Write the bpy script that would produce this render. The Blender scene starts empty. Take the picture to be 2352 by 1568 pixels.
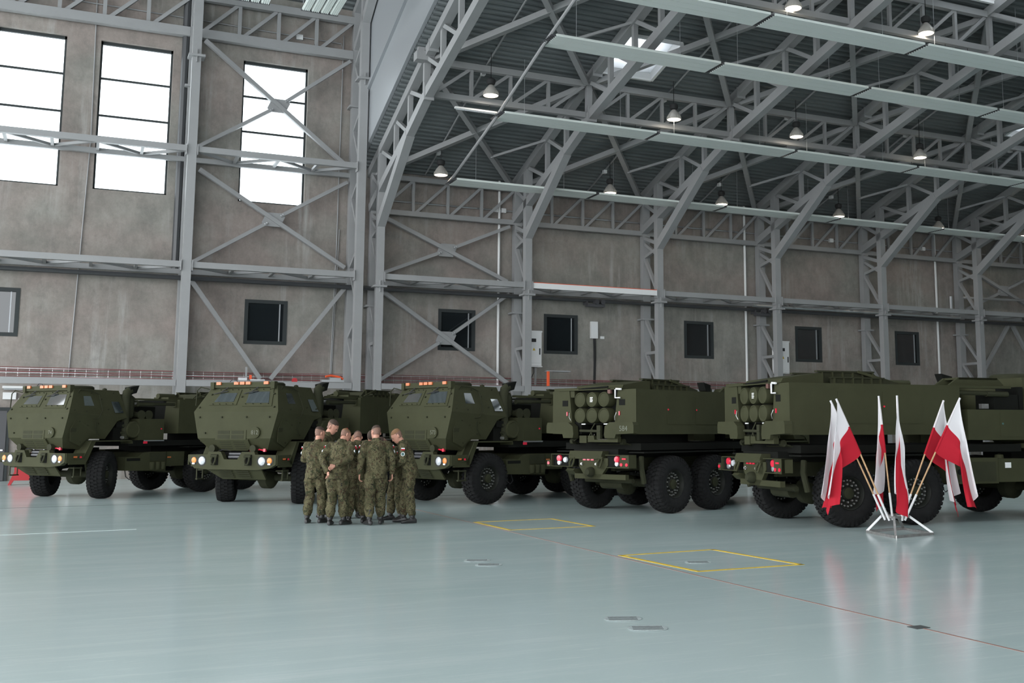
import bpy, bmesh, math, random
from mathutils import Vector, Matrix, Euler
random.seed(7)
PI = math.pi
scene = bpy.context.scene
COL = scene.collection

# ------------------------------------------------------------------ camera
FPX, CX, CY = 2476.968, 1351.12, 664.38
YAW, PITCH, ROLL = 0.43875, 0.12994, 0.00027
def cam_axes():
    cy, sy, cp, sp = math.cos(YAW), math.sin(YAW), math.cos(PITCH), math.sin(PITCH)
    f = Vector((sy*cp, cy*cp, sp)); r = Vector((cy, -sy, 0)); d = f.cross(r)
    cr, sr = math.cos(ROLL), math.sin(ROLL)
    return cr*r+sr*d, -sr*r+cr*d, f
_r, _d, _f = cam_axes()
cam = bpy.data.cameras.new('camera'); camo = bpy.data.objects.new('camera', cam); COL.objects.link(camo)
m = Matrix.Identity(4)
for i in range(3):
    m[i][0] = _r[i]; m[i][1] = -_d[i]; m[i][2] = -_f[i]
m[0][3], m[1][3], m[2][3] = -9.798, -41.402, 1.6772
camo.matrix_world = m
cam.sensor_fit = 'HORIZONTAL'; cam.sensor_width = 36.0
cam.lens = FPX*36.0/2352.0
cam.shift_x = (1176-CX)/2352.0
cam.shift_y = (CY-784)/2352.0
cam.clip_end = 500
scene.camera = camo

# ------------------------------------------------------------------ world, daylight, exposure
SKY = 5.0
w = bpy.data.worlds.new('world'); scene.world = w; w.use_nodes = True
bg = w.node_tree.nodes['Background']; bg.inputs[0].default_value = (0.93, 0.97, 1.0, 1); bg.inputs[1].default_value = SKY
def area(name, loc, rot, sx, sy, power, col):
    l = bpy.data.lights.new(name, 'AREA'); l.shape = 'RECTANGLE'; l.size = sx; l.size_y = sy; l.energy = power; l.color = col
    o = bpy.data.objects.new(name, l); COL.objects.link(o); o.location = loc; o.rotation_euler = rot
    return o
# daylight through the open hangar door at the far left end of the taller hall
area('daylight_door', (-31.0, -11.5, 6.0), (0, -PI/2, 0), 11.5, 22, 3200, (0.97, 0.98, 1.0))
scene.view_settings.view_transform = 'Standard'
scene.view_settings.look = 'None'
scene.view_settings.gamma = 1.0
scene.view_settings.use_curve_mapping = False
scene.view_settings.exposure = -0.12

# ------------------------------------------------------------------ helpers
def tag(o, label=None, cat=None, group=None, kind=None):
    if label: o['label'] = label
    if cat: o['category'] = cat
    if group: o['group'] = group
    if kind: o['kind'] = kind
    return o
def thing(name, label, cat, loc=(0, 0, 0), rz=0.0, group=None):
    o = bpy.data.objects.new(name, None); COL.objects.link(o)
    o.empty_display_size = 0.1; o.location = loc; o.rotation_euler = (0, 0, rz)
    return tag(o, label, cat, group)
def kids(o):
    return [c for c in COL.objects if c.parent == o]
CH = {}
def link(o, parent):
    COL.objects.link(o)
    if parent is not None:
        o.parent = parent; CH.setdefault(parent.name, []).append(o)
    return o
def copy_tree(o, parent=None):
    c = o.copy(); link(c, parent)
    for ch in list(CH.get(o.name, [])):
        copy_tree(ch, c)
    return c

class MB:
    def __init__(s): s.v = []; s.f = []
    def add(s, vs, fs):
        b = len(s.v); s.v += [tuple(p) for p in vs]; s.f += [tuple(b+i for i in f) for f in fs]; return s
    def box(s, x0, x1, y0, y1, z0, z1):
        return s.add([(x0,y0,z0),(x1,y0,z0),(x1,y1,z0),(x0,y1,z0),(x0,y0,z1),(x1,y0,z1),(x1,y1,z1),(x0,y1,z1)],
                     [(0,3,2,1),(4,5,6,7),(0,1,5,4),(1,2,6,5),(2,3,7,6),(3,0,4,7)])
    def bar(s, p0, p1, w, h, up=(0, 0, 1)):
        p0, p1 = Vector(p0), Vector(p1); d = (p1-p0).normalized(); u = Vector(up)
        if abs(d.dot(u)) > .98: u = Vector((0, 1, 0))
        a = d.cross(u).normalized(); b = a.cross(d)
        vs = []
        for p in (p0, p1):
            for i, j in ((-1,-1),(1,-1),(1,1),(-1,1)): vs.append(p+a*i*w/2+b*j*h/2)
        return s.add(vs, [(3,2,1,0),(4,5,6,7),(0,1,5,4),(1,2,6,5),(2,3,7,6),(3,0,4,7)])
    def tube(s, p0, p1, r, n=10, r1=None, cap=True):
        p0, p1 = Vector(p0), Vector(p1); d = (p1-p0).normalized(); u = Vector((0, 0, 1))
        if abs(d.dot(u)) > .95: u = Vector((1, 0, 0))
        a = d.cross(u).normalized(); b = a.cross(d); r1 = r if r1 is None else r1
        vs = [p0+(a*math.cos(2*PI*i/n)+b*math.sin(2*PI*i/n))*r for i in range(n)] + [p1+(a*math.cos(2*PI*i/n)+b*math.sin(2*PI*i/n))*r1 for i in range(n)]
        fs = [((i+1) % n, i, i+n, (i+1) % n+n) for i in range(n)]
        if cap: fs += [tuple(range(n)), tuple(range(2*n-1, n-1, -1))]
        return s.add(vs, fs)
    def path(s, pts, r, n=8):
        pts = [Vector(p) for p in pts]; rings = []; prev = None
        for i, p in enumerate(pts):
            d = (pts[min(i+1, len(pts)-1)]-pts[max(i-1, 0)]).normalized()
            if prev is None:
                u = Vector((0, 0, 1)) if abs(d.z) < .95 else Vector((1, 0, 0)); a = d.cross(u).normalized()
            else: a = (prev-d*prev.dot(d)).normalized()
            prev = a; b = d.cross(a)
            rr = r[i] if isinstance(r, (list, tuple)) else r
            rings.append([p+(a*math.cos(2*PI*k/n)+b*math.sin(2*PI*k/n))*rr for k in range(n)])
        vs = [q for R in rings for q in R]; fs = []
        for i in range(len(pts)-1):
            for k in range(n): fs.append((i*n+k, i*n+(k+1) % n, (i+1)*n+(k+1) % n, (i+1)*n+k))
        fs += [tuple(range(n-1, -1, -1)), tuple(range((len(pts)-1)*n, len(pts)*n))]
        return s.add(vs, fs)
    def lathe(s, prof, axis='y', org=(0, 0, 0), n=24):
        # prof: (along, radius); axis of revolution
        vs = []; fs = []; k = len(prof)
        for i in range(n):
            c, t = math.cos(2*PI*i/n), math.sin(2*PI*i/n)
            for a, r in prof:
                p = {'y': (r*c, a, r*t), 'x': (a, r*c, r*t), 'z': (r*c, r*t, a)}[axis]
                vs.append((p[0]+org[0], p[1]+org[1], p[2]+org[2]))
        for i in range(n):
            for j in range(k-1):
                fs.append((i*k+j, ((i+1) % n)*k+j, ((i+1) % n)*k+j+1, i*k+j+1))
        return s.add(vs, fs)
    def plate(s, pts, t, base=0.004):
        # polygon of 3d points, extruded along its normal by t (both sides closed)
        pts = [Vector(p) for p in pts]; nrm = Vector((0, 0, 0)); n = len(pts)
        for i in range(n):
            a, b = pts[i], pts[(i+1) % n]
            nrm += Vector(((a.y-b.y)*(a.z+b.z), (a.z-b.z)*(a.x+b.x), (a.x-b.x)*(a.y+b.y)))
        nrm.normalize()
        vs = [p-nrm*base for p in pts]+[p+nrm*t for p in pts]
        fs = [tuple(range(n-1, -1, -1)), tuple(range(n, 2*n))]+[(i, (i+1) % n, (i+1) % n+n, i+n) for i in range(n)]
        return s.add(vs, fs)
    def prism(s, poly, axis, a, b):
        # poly 2d points in the other two axes (order xyz without axis)
        def P(p, t): return {'x': (t, p[0], p[1]), 'y': (p[0], t, p[1]), 'z': (p[0], p[1], t)}[axis]
        n = len(poly); vs = [P(p, a) for p in poly]+[P(p, b) for p in poly]
        fs = [tuple(range(n-1, -1, -1)), tuple(range(n, 2*n))]+[(i, (i+1) % n, (i+1) % n+n, i+n) for i in range(n)]
        return s.add(vs, fs)
    def mesh(s, name, mat, smooth=False):
        me = bpy.data.meshes.new(name); me.from_pydata(s.v, [], s.f)
        bm = bmesh.new(); bm.from_mesh(me); bmesh.ops.recalc_face_normals(bm, faces=bm.faces); bm.to_mesh(me); bm.free()
        for mm in (mat if isinstance(mat, (list, tuple)) else [mat]): me.materials.append(mm)
        if smooth:
            me.polygons.foreach_set('use_smooth', [True]*len(me.polygons))
            try: me.set_sharp_from_angle(angle=math.radians(38))
            except Exception: pass
        return me
    def build(s, name, mat, parent=None, smooth=False, loc=None):
        o = bpy.data.objects.new(name, s.mesh(name, mat, smooth)); link(o, parent)
        if loc is not None: o.location = loc
        return o

# ------------------------------------------------------------------ materials
def mat(name, col, rough=.6, metal=0.0, spec=.5, noise=0.0, nscale=3.0, bump=0.0, bscale=20.0, emit=None, estr=0.0, coat=0.0, col2=None, stretch=None):
    m = bpy.data.materials.new(name); m.use_nodes = True; nt = m.node_tree; b = nt.nodes['Principled BSDF']
    b.inputs['Base Color'].default_value = (*col, 1); b.inputs['Roughness'].default_value = rough
    b.inputs['Metallic'].default_value = metal; b.inputs['Specular IOR Level'].default_value = spec
    b.inputs['Coat Weight'].default_value = coat
    if emit: b.inputs['Emission Color'].default_value = (*emit, 1); b.inputs['Emission Strength'].default_value = estr
    if noise or bump:
        g = nt.nodes.new('ShaderNodeNewGeometry'); src = g.outputs['Position']
        if stretch:
            mp = nt.nodes.new('ShaderNodeMapping'); mp.inputs['Scale'].default_value = stretch
            nt.links.new(src, mp.inputs[0]); src = mp.outputs[0]
    if noise:
        n = nt.nodes.new('ShaderNodeTexNoise'); n.inputs['Scale'].default_value = nscale; n.inputs['Detail'].default_value = 6; n.inputs['Roughness'].default_value = .65
        nt.links.new(src, n.inputs['Vector'])
        r = nt.nodes.new('ShaderNodeValToRGB'); r.color_ramp.elements[0].position = .3; r.color_ramp.elements[1].position = .7
        c2 = col2 or tuple(min(1, c*(1+noise)) for c in col)
        r.color_ramp.elements[0].color = (*[c*(1-noise) for c in col], 1); r.color_ramp.elements[1].color = (*c2, 1)
        nt.links.new(n.outputs['Fac'], r.inputs[0]); nt.links.new(r.outputs[0], b.inputs['Base Color'])
    if bump:
        n2 = nt.nodes.new('ShaderNodeTexNoise'); n2.inputs['Scale'].default_value = bscale; n2.inputs['Detail'].default_value = 4
        nt.links.new(src, n2.inputs['Vector'])
        bp = nt.nodes.new('ShaderNodeBump'); bp.inputs['Strength'].default_value = bump; bp.inputs['Distance'].default_value = .02
        nt.links.new(n2.outputs['Fac'], bp.inputs['Height']); nt.links.new(bp.outputs[0], b.inputs['Normal'])
    return m
def ramp(nt, src, stops):
    r = nt.nodes.new('ShaderNodeValToRGB'); e = r.color_ramp.elements
    e[0].position, e[0].color = stops[0][0], (*stops[0][1], 1)
    e[1].position, e[1].color = stops[-1][0], (*stops[-1][1], 1)
    for p, c in stops[1:-1]:
        k = e.new(p); k.color = (*c, 1)
    nt.links.new(src, r.inputs[0]); return r.outputs[0]
def mixc(nt, fac, a, b, mode='MIX'):
    x = nt.nodes.new('ShaderNodeMix'); x.data_type = 'RGBA'; x.blend_type = mode
    if isinstance(fac, float): x.inputs[0].default_value = fac
    else: nt.links.new(fac, x.inputs[0])
    for i, s in ((6, a), (7, b)):
        if isinstance(s, tuple): x.inputs[i].default_value = (*s, 1)
        else: nt.links.new(s, x.inputs[i])
    return x.outputs[2]
def tex(nt, scale, stretch=(1, 1, 1), detail=6, rough=.65, dist=0.0, coord='pos'):
    if coord == 'pos': src = nt.nodes.new('ShaderNodeNewGeometry').outputs['Position']
    else: src = nt.nodes.new('ShaderNodeTexCoord').outputs['Object']
    mp = nt.nodes.new('ShaderNodeMapping'); mp.inputs['Scale'].default_value = stretch; nt.links.new(src, mp.inputs[0])
    n = nt.nodes.new('ShaderNodeTexNoise'); n.inputs['Scale'].default_value = scale; n.inputs['Detail'].default_value = detail
    n.inputs['Roughness'].default_value = rough; n.inputs['Distortion'].default_value = dist
    nt.links.new(mp.outputs[0], n.inputs['Vector']); return n.outputs['Fac']
def concrete():
    m = mat('concrete', (.25, .24, .225), .85); nt = m.node_tree; b = nt.nodes['Principled BSDF']
    a = ramp(nt, tex(nt, .7, (1, 1, .8), 9, .8), [(.28, (.150, .139, .126)), (.5, (.234, .214, .195)), (.72, (.322, .296, .272))])
    hue = ramp(nt, tex(nt, .16, (1, 1, 1.4), 3), [(.42, (.955, 1.0, .98)), (.58, (1.055, .98, .97))])
    c = mixc(nt, 1.0, a, hue, 'MULTIPLY')
    st = ramp(nt, tex(nt, 1.5, (1.6, 1.6, .12), 7, .7), [(.50, (0, 0, 0)), (.68, (1, 1, 1))])
    st2 = ramp(nt, tex(nt, .30, (1, 1, .7), 3), [(.46, (0, 0, 0)), (.66, (.75, .75, .75))])
    sm = mixc(nt, 1.0, st, st2, 'MULTIPLY')
    c = mixc(nt, sm, c, (.44, .43, .41))
    dk = ramp(nt, tex(nt, 1.1, (1.2, 1.2, .7), 8, .8), [(.52, (0, 0, 0)), (.74, (.65, .65, .65))])
    c = mixc(nt, dk, c, (.12, .112, .105))
    nt.links.new(c, b.inputs['Base Color'])
    bp = nt.nodes.new('ShaderNodeBump'); bp.inputs['Strength'].default_value = .25; bp.inputs['Distance'].default_value = .03
    nt.links.new(tex(nt, 6, (1, 1, 1), 8, .75), bp.inputs['Height']); nt.links.new(bp.outputs[0], b.inputs['Normal'])
    return m
def floor_mat():
    m = mat('floor_resin', (.36, .47, .46), .2); nt = m.node_tree; b = nt.nodes['Principled BSDF']
    a = ramp(nt, tex(nt, .25, (1, 1, 1), 5), [(.3, (.435, .535, .53)), (.7, (.487, .577, .572))])
    s = ramp(nt, tex(nt, 1.2, (.25, 2.5, 1), 7, .75), [(.50, (0, 0, 0)), (.72, (.5, .5, .5))])
    c = mixc(nt, s, a, (.60, .665, .66))
    d = ramp(nt, tex(nt, 9, (.15, 1.5, 1), 4, .8), [(.58, (0, 0, 0)), (.75, (.45, .45, .45))])
    c = mixc(nt, d, c, (.70, .75, .745))
    nt.links.new(c, b.inputs['Base Color'])
    r = nt.nodes.new('ShaderNodeMapRange'); r.inputs[3].default_value = .13; r.inputs[4].default_value = .22
    nt.links.new(tex(nt, .8, (.4, 1.4, 1), 5), r.inputs[0]); nt.links.new(r.outputs[0], b.inputs['Roughness'])
    bp = nt.nodes.new('ShaderNodeBump'); bp.inputs['Strength'].default_value = .03; bp.inputs['Distance'].default_value = .01
    nt.links.new(tex(nt, 55, (1, 1, 1), 2), bp.inputs['Height']); nt.links.new(bp.outputs[0], b.inputs['Normal'])
    b.inputs['Specular IOR Level'].default_value = .5
    return m
def camo_mat():
    m = mat('camouflage', (.09, .085, .05), .9, spec=.2); nt = m.node_tree; b = nt.nodes['Principled BSDF']
    base = ramp(nt, tex(nt, 7, (1, 1, 1), 3, .5, .8), [(.45, (.062, .056, .028)), (.5, (.095, .085, .045))])
    br = ramp(nt, tex(nt, 13, (1, 1, .8), 3, .6, 1.5), [(.56, (0, 0, 0)), (.585, (1, 1, 1))])
    c = mixc(nt, br, base, (.050, .034, .019))
    gr = ramp(nt, tex(nt, 10, (1.2, 1, 1), 3, .6, 1.2), [(.57, (0, 0, 0)), (.6, (1, 1, 1))])
    c = mixc(nt, gr, c, (.032, .036, .017))
    bl = ramp(nt, tex(nt, 17, (1, 1, 1.2), 3, .6, 2.0), [(.60, (0, 0, 0)), (.62, (1, 1, 1))])
    c = mixc(nt, bl, c, (.012, .011, .009))
    nt.links.new(c, b.inputs['Base Color']); return m
def glass_clear():
    m = bpy.data.materials.new('window_glass'); m.use_nodes = True; nt = m.node_tree; nt.nodes.clear()
    o = nt.nodes.new('ShaderNodeOutputMaterial'); t = nt.nodes.new('ShaderNodeBsdfTransparent'); g = nt.nodes.new('ShaderNodeBsdfGlossy')
    t.inputs[0].default_value = (.92, .95, .96, 1); g.inputs['Roughness'].default_value = .03
    x = nt.nodes.new('ShaderNodeMixShader'); x.inputs[0].default_value = .07
    nt.links.new(t.outputs[0], x.inputs[1]); nt.links.new(g.outputs[0], x.inputs[2]); nt.links.new(x.outputs[0], o.inputs[0]); return m
def cloth_mat(name, col):
    m = mat(name, col, .8, spec=.2, bump=.1, bscale=120); nt = m.node_tree; b = nt.nodes['Principled BSDF']
    o = nt.nodes['Material Output']; t = nt.nodes.new('ShaderNodeBsdfTranslucent'); t.inputs[0].default_value = (*col, 1)
    x = nt.nodes.new('ShaderNodeMixShader'); x.inputs[0].default_value = .3
    nt.links.new(b.outputs[0], x.inputs[1]); nt.links.new(t.outputs[0], x.inputs[2]); nt.links.new(x.outputs[0], o.inputs[0]); return m

M = {}
M['concrete'] = concrete(); M['floor'] = floor_mat(); M['camo'] = camo_mat(); M['glass'] = glass_clear()
M['steel'] = mat('painted_steel', (.268, .270, .272), .45, noise=.05, nscale=1.5)
M['steel_dark'] = mat('dark_steel', (.06, .06, .065), .5)
M['deck'] = mat('galvanised_deck', (.15, .165, .168), .5, metal=.35, noise=.08, nscale=.7)
M['cladding'] = mat('grey_cladding', (.33, .345, .36), .38, metal=.3)
M['frame'] = mat('anthracite_frame', (.032, .037, .038), .6, spec=.25)
M['darkglass'] = mat('dark_glass', (.012, .015, .017), .04, spec=.8)
M['heater'] = mat('heater_panel', (.80, .84, .81), .45)
M['black'] = mat('black_rubber', (.018, .018, .019), .75)
M['pipe'] = mat('dark_pipe', (.045, .047, .05), .4)
M['galv'] = mat('galvanised', (.55, .56, .57), .35, metal=.8)
M['white'] = mat('white_enamel', (.72, .72, .72), .4)
M['red'] = mat('red_paint', (.42, .02, .025), .5)
M['redcable'] = mat('red_cable', (.20, .055, .06), .7)
M['orange'] = mat('orange_plastic', (.75, .10, .03), .5)
M['yellow'] = mat('yellow_paint', (.62, .42, .03), .5, noise=.25, nscale=9)
M['joint'] = mat('floor_joint', (.05, .055, .055), .8)
M['redjoint'] = mat('reddish_joint', (.22, .12, .10), .8)
M['cover'] = mat('floor_cover', (.36, .41, .41), .45, noise=.3, nscale=30)
M['olive'] = mat('olive_paint', (.041, .0425, .0215), .75, spec=.15, noise=.10, nscale=2.2, bump=.05, bscale=90)
M['olive2'] = mat('olive_paint_dull', (.030, .0315, .0175), .8, spec=.15, noise=.12, nscale=3)
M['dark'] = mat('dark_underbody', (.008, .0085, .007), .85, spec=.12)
M['tire'] = mat('tire_rubber', (.014, .014, .014), .9, spec=.15, noise=.25, nscale=14)
M['rim'] = mat('wheel_rim', (.012, .013, .010), .6, spec=.25)
M['bolt'] = mat('bolt_metal', (.42, .42, .40), .4, metal=.7)
M['amber'] = mat('amber_lens', (.62, .20, .02), .3, emit=(.9, .3, .05), estr=.05)
M['marker'] = mat('orange_marker', (.55, .15, .045), .4)
M['lens'] = mat('headlight_lens', (.50, .52, .54), .2, spec=.6, noise=.35, nscale=45)
M['redlens'] = mat('red_lens', (.65, .03, .06), .2)
M['windscreen'] = mat('armoured_glass', (.02, .026, .028), .03, spec=.9); M['windscreen'].node_tree.nodes['Principled BSDF'].inputs['IOR'].default_value = 1.9
M['lampglow'] = mat('lamp_glow', (1, .95, .85), .5, emit=(1.0, .88, .72), estr=9)
M['reflector'] = mat('lamp_reflector', (.55, .52, .48), .3, metal=.3)
M['skin'] = mat('skin', (.47, .235, .165), .55, noise=.10, nscale=25)
M['fade'] = mat('shaved_hair', (.19, .105, .075), .75, noise=.25, nscale=70)
M['hair'] = mat('hair_brown', (.045, .026, .017), .8, noise=.3, nscale=60)
M['hairfair'] = mat('hair_fair', (.20, .105, .05), .8, noise=.3, nscale=60)
M['boot'] = mat('boot_leather', (.014, .013, .013), .45)
M['wood'] = mat('pole_wood', (.50, .31, .16), .5, noise=.2, nscale=12)
M['clothw'] = cloth_mat('white_cloth', (.78, .76, .78)); M['clothr'] = cloth_mat('red_cloth', (.50, .018, .035))
M['dome'] = cloth_mat('skylight_dome', (.9, .92, .94)); M['dome'].node_tree.nodes['Mix Shader'].inputs[0].default_value = .85
M['metalraw'] = mat('raw_steel', (.34, .33, .32), .4, metal=.7, noise=.2, nscale=12)
M['patch'] = mat('badge_dark', (.05, .11, .10), .7)

_CUBE = {}
def cube_mesh(mt):
    if mt.name not in _CUBE:
        _CUBE[mt.name] = MB().box(-.5, .5, -.5, .5, -.5, .5).mesh('bar_'+mt.name, mt)
    return _CUBE[mt.name]
def beam(name, p0, p1, w, h, mt, parent=None, up=(0, 0, 1)):
    """square hollow section between two world points; parent is an unrotated Empty"""
    p0, p1 = Vector(p0), Vector(p1); d = p1-p0; L = d.length; d.normalize(); u = Vector(up)
    if abs(d.dot(u)) > .98: u = Vector((0, 1, 0))
    a = u.cross(d).normalized(); b = d.cross(a)
    o = bpy.data.objects.new(name, cube_mesh(mt)); link(o, parent)
    mm = Matrix(((d.x*L, a.x*w, b.x*h, 0), (d.y*L, a.y*w, b.y*h, 0), (d.z*L, a.z*w, b.z*h, 0), (0, 0, 0, 1)))
    c = (p0+p1)/2
    if parent is not None: c = c-parent.location
    mm.translation = c
    o.matrix_local = mm if parent is not None else mm
    return o

# ================================================================== SETTING
def deck_z(y):
    pts = [(0.5, 11.72), (0, 11.88), (-7.45, 14.28), (-13, 15.8), (-20, 17.6), (-28, 19.4), (-56, 12.5)]
    for (a, za), (b, zb) in zip(pts, pts[1:]):
        if b <= y <= a: return za+(zb-za)*(a-y)/(a-b)
    return pts[-1][1]
def chord_bot(y):
    pts = [(0, 10.2), (-1.68, 10.75), (-5.45, 11.98), (-7.8, 12.82), (-13, 14.15), (-20, 15.85), (-28, 17.6)]
    for (a, za), (b, zb) in zip(pts, pts[1:]):
        if b <= y <= a: return za+(zb-za)*(a-y)/(a-b)
    return pts[-1][1]
def chord_top(y): return deck_z(y)-.16

fl = MB().box(-60, 44, -62, .3, -.3, 0).build('floor', M['floor']); tag(fl, kind='structure')

# ---- back wall with window openings
BIG = [(-13.1, -10.91), (-9.8, -7.35), (-4.85, -2.42)]
BZ = (10.18, 15.67)
SMALL = [(-13.4, -11.84), (-4.45, -2.9), (3.0, 4.56), (7.58, 9.13), (14.33, 15.85), (20.31, 21.83), (26.25, 27.77)]
SZ = (4.85, 6.51)
def wall_with_holes(x0, x1, z0, z1, holes, y0, y1):
    xs = sorted({x0, x1, *[h[0] for h in holes], *[h[1] for h in holes]}); zs = sorted({z0, z1, *[h[2] for h in holes], *[h[3] for h in holes]})
    b = MB()
    for i in range(len(xs)-1):
        run = None
        for j in range(len(zs)-1):
            cx, cz = (xs[i]+xs[i+1])/2, (zs[j]+zs[j+1])/2
            solid = not any(h[0] < cx < h[1] and h[2] < cz < h[3] for h in holes)
            if solid and run is None: run = zs[j]
            if (not solid or j == len(zs)-2) and run is not None:
                e = zs[j+1] if solid else zs[j]
                b.box(xs[i], xs[i+1], y0, y1, run, e); run = None
    return b
holes = [(a, b, *BZ) for a, b in BIG]+[(a, b, *SZ) for a, b in SMALL]
wb = wall_with_holes(-31.2, 44, -.02, 24, holes, 0, .32).build('wall_back', M['concrete']); tag(wb, kind='structure')

n = 0
for k, (a, b) in enumerate(BIG):
    n += 1
    wd = thing('window_%d' % n, None, None, ((a+b)/2, .2, BZ[0])); tag(wd, kind='structure')
    L = wd.location
    def wx(b0, nm, mt): return b0.build(nm, mt, wd)
    t = .07
    xa, xb, z0, z1 = a-L.x, b-L.x, 0, BZ[1]-BZ[0]
    MB().box(xa, xa+t, -.05, .05, z0, z1).box(xb-t, xb, -.05, .05, z0, z1).box(xa, xb, -.05, .05, z0, z0+t).box(xa, xb, -.05, .05, z1-t-.04, z1).build('window_frame', M['frame'], wd)
    hh = (z1-z0)/4
    for i in range(1, 4): MB().box(xa+t, xb-t, -.04, .04, i*hh-.035, i*hh+.035).build('mullion', M['frame'], wd)
    for i in range(4): MB().box(xa+t, xb-t, -.01, .01, i*hh+.04, (i+1)*hh-.04).build('pane', M['glass'], wd)
for k, (a, b) in enumerate(SMALL):
    n += 1
    wd = thing('window_%d' % n, None, None, ((a+b)/2, .03, SZ[0])); tag(wd, kind='structure')
    xa, xb, z0, z1 = a-wd.location.x, b-wd.location.x, 0, SZ[1]-SZ[0]; t = .13
    MB().box(xa, xa+t, -.05, .12, z0, z1).box(xb-t, xb, -.05, .12, z0, z1).box(xa+t, xb-t, -.05, .12, z0, z0+t).box(xa+t, xb-t, -.05, .12, z1-t, z1).build('window_frame', M['frame'], wd)
    MB().box(xa+t, xb-t, .03, .05, z0+t, z1-t).build('pane', M['darkglass'], wd)
    MB().box(xb-t-.16, xb-t-.12, -.0, .03, z0+t, z1-t).build('sash_strip', M['cladding'], wd)

# ---- end walls, gable wall between the halls, roofs
tag(MB().box(43.5, 44, -56, 0, 0, 21).build('wall_right', M['concrete']), kind='structure')
tag(MB().box(-.3, 44, -56.3, -56, 0, 21).build('wall_front', M['frame']), kind='structure')
g = MB()
ys = [0.3, -3, -7.45, -13, -20, -28, -42, -56]
for a, b in zip(ys, ys[1:]):
    za, zb = deck_z(min(a, 0.3))+.05, deck_z(b)+.05
    vs = []
    for x in (-.42, -.30):
        vs += [(x, a, za), (x, b, zb), (x, b, 27), (x, a, 27)]
    g.add(vs, [(0, 1, 2, 3), (7, 6, 5, 4), (0, 4, 5, 1), (1, 5, 6, 2), (2, 6, 7, 3), (3, 7, 4, 0)])
gw = g.build('wall_gable', M['cladding']); tag(gw, kind='structure')

def ribbed(x0, x1, yz, period=.25, depth=.085, skip=None):
    """trapezoidal deck, ribs along x, following yz polyline (y decreasing)"""
    b = MB()
    tot = yz[0][0]-yz[-1][0]
    def Z(y):
        for (a, za), (c, zc) in zip(yz, yz[1:]):
            if c <= y <= a: return za+(zc-za)*(a-y)/(a-c)
        return yz[-1][1]
    y = yz[0][0]; prof = []
    while y > yz[-1][0]:
        for f, d in ((0, 0), (.36, 0), (.5, 1), (.86, 1)):
            yy = y-f*period
            if yy >= yz[-1][0]: prof.append((yy, Z(yy)+d*depth))
        y -= period
    spans = {}
    for i in range(len(prof)-1):
        ya = (prof[i][0]+prof[i+1][0])/2
        cuts = [(s[0], s[1]) for s in (skip or []) if s[2] <= ya <= s[3]]
        segs = [(x0, x1)]
        for c0, c1 in cuts:
            segs = [q for s in segs for q in ((s[0], min(s[1], c0)), (max(s[0], c1), s[1])) if q[1]-q[0] > .01]
        for s in segs:
            p, q = prof[i], prof[i+1]
            b.add([(s[0], p[0], p[1]), (s[1], p[0], p[1]), (s[1], q[0], q[1]), (s[0], q[0], q[1])], [(0, 1, 2, 3)])
    return b
SKYL = [(6.15, 8.45, -10.12, -7.9), (25.95, 28.25, -10.12, -7.9), (16.2, 18.5, -17.3, -15.1), (1.0, 42, -34.5, -29.0), (1.0, 42, -24.0, -21.0)]  # last two: unseen glazed strips added to brighten the floor
def polyz(): return [(y, deck_z(y)) for y in (0.3, 0, -7.45, -13, -20, -28, -56)]
ce = ribbed(-.3, 44, polyz(), skip=SKYL).build('ceiling', M['deck']); tag(ce, kind='structure')
top = MB()
def lidseg(a, b, x0, x1):
    top.add([(x0, a, deck_z(a)+.3), (x1, a, deck_z(a)+.3), (x1, b, deck_z(b)+.3), (x0, b, deck_z(b)+.3)], [(0, 1, 2, 3)])
yb = sorted({0.3, 0, -7.45, -13, -20, -28, -56, *[s[2] for s in SKYL], *[s[3] for s in SKYL]}, reverse=True)
for a, b in zip(yb, yb[1:]):
    mid = (a+b)/2; cuts = sorted((s[0], s[1]) for s in SKYL if s[2] <= mid <= s[3]); x = -.3
    for c0, c1 in cuts:
        lidseg(a, b, x, c0); x = c1
    lidseg(a, b, x, 44)
tag(top.build('ceiling_insulation', M['cladding']), kind='structure')
# left, taller hall roof
LY = [(0.3, 18.25), (0, 18.3), (-28, 26.8), (-56, 18.3)]
tag(ribbed(-31.2, -.42, LY, .3, .10).build('ceiling_tall', M['deck']), kind='structure')

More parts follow.
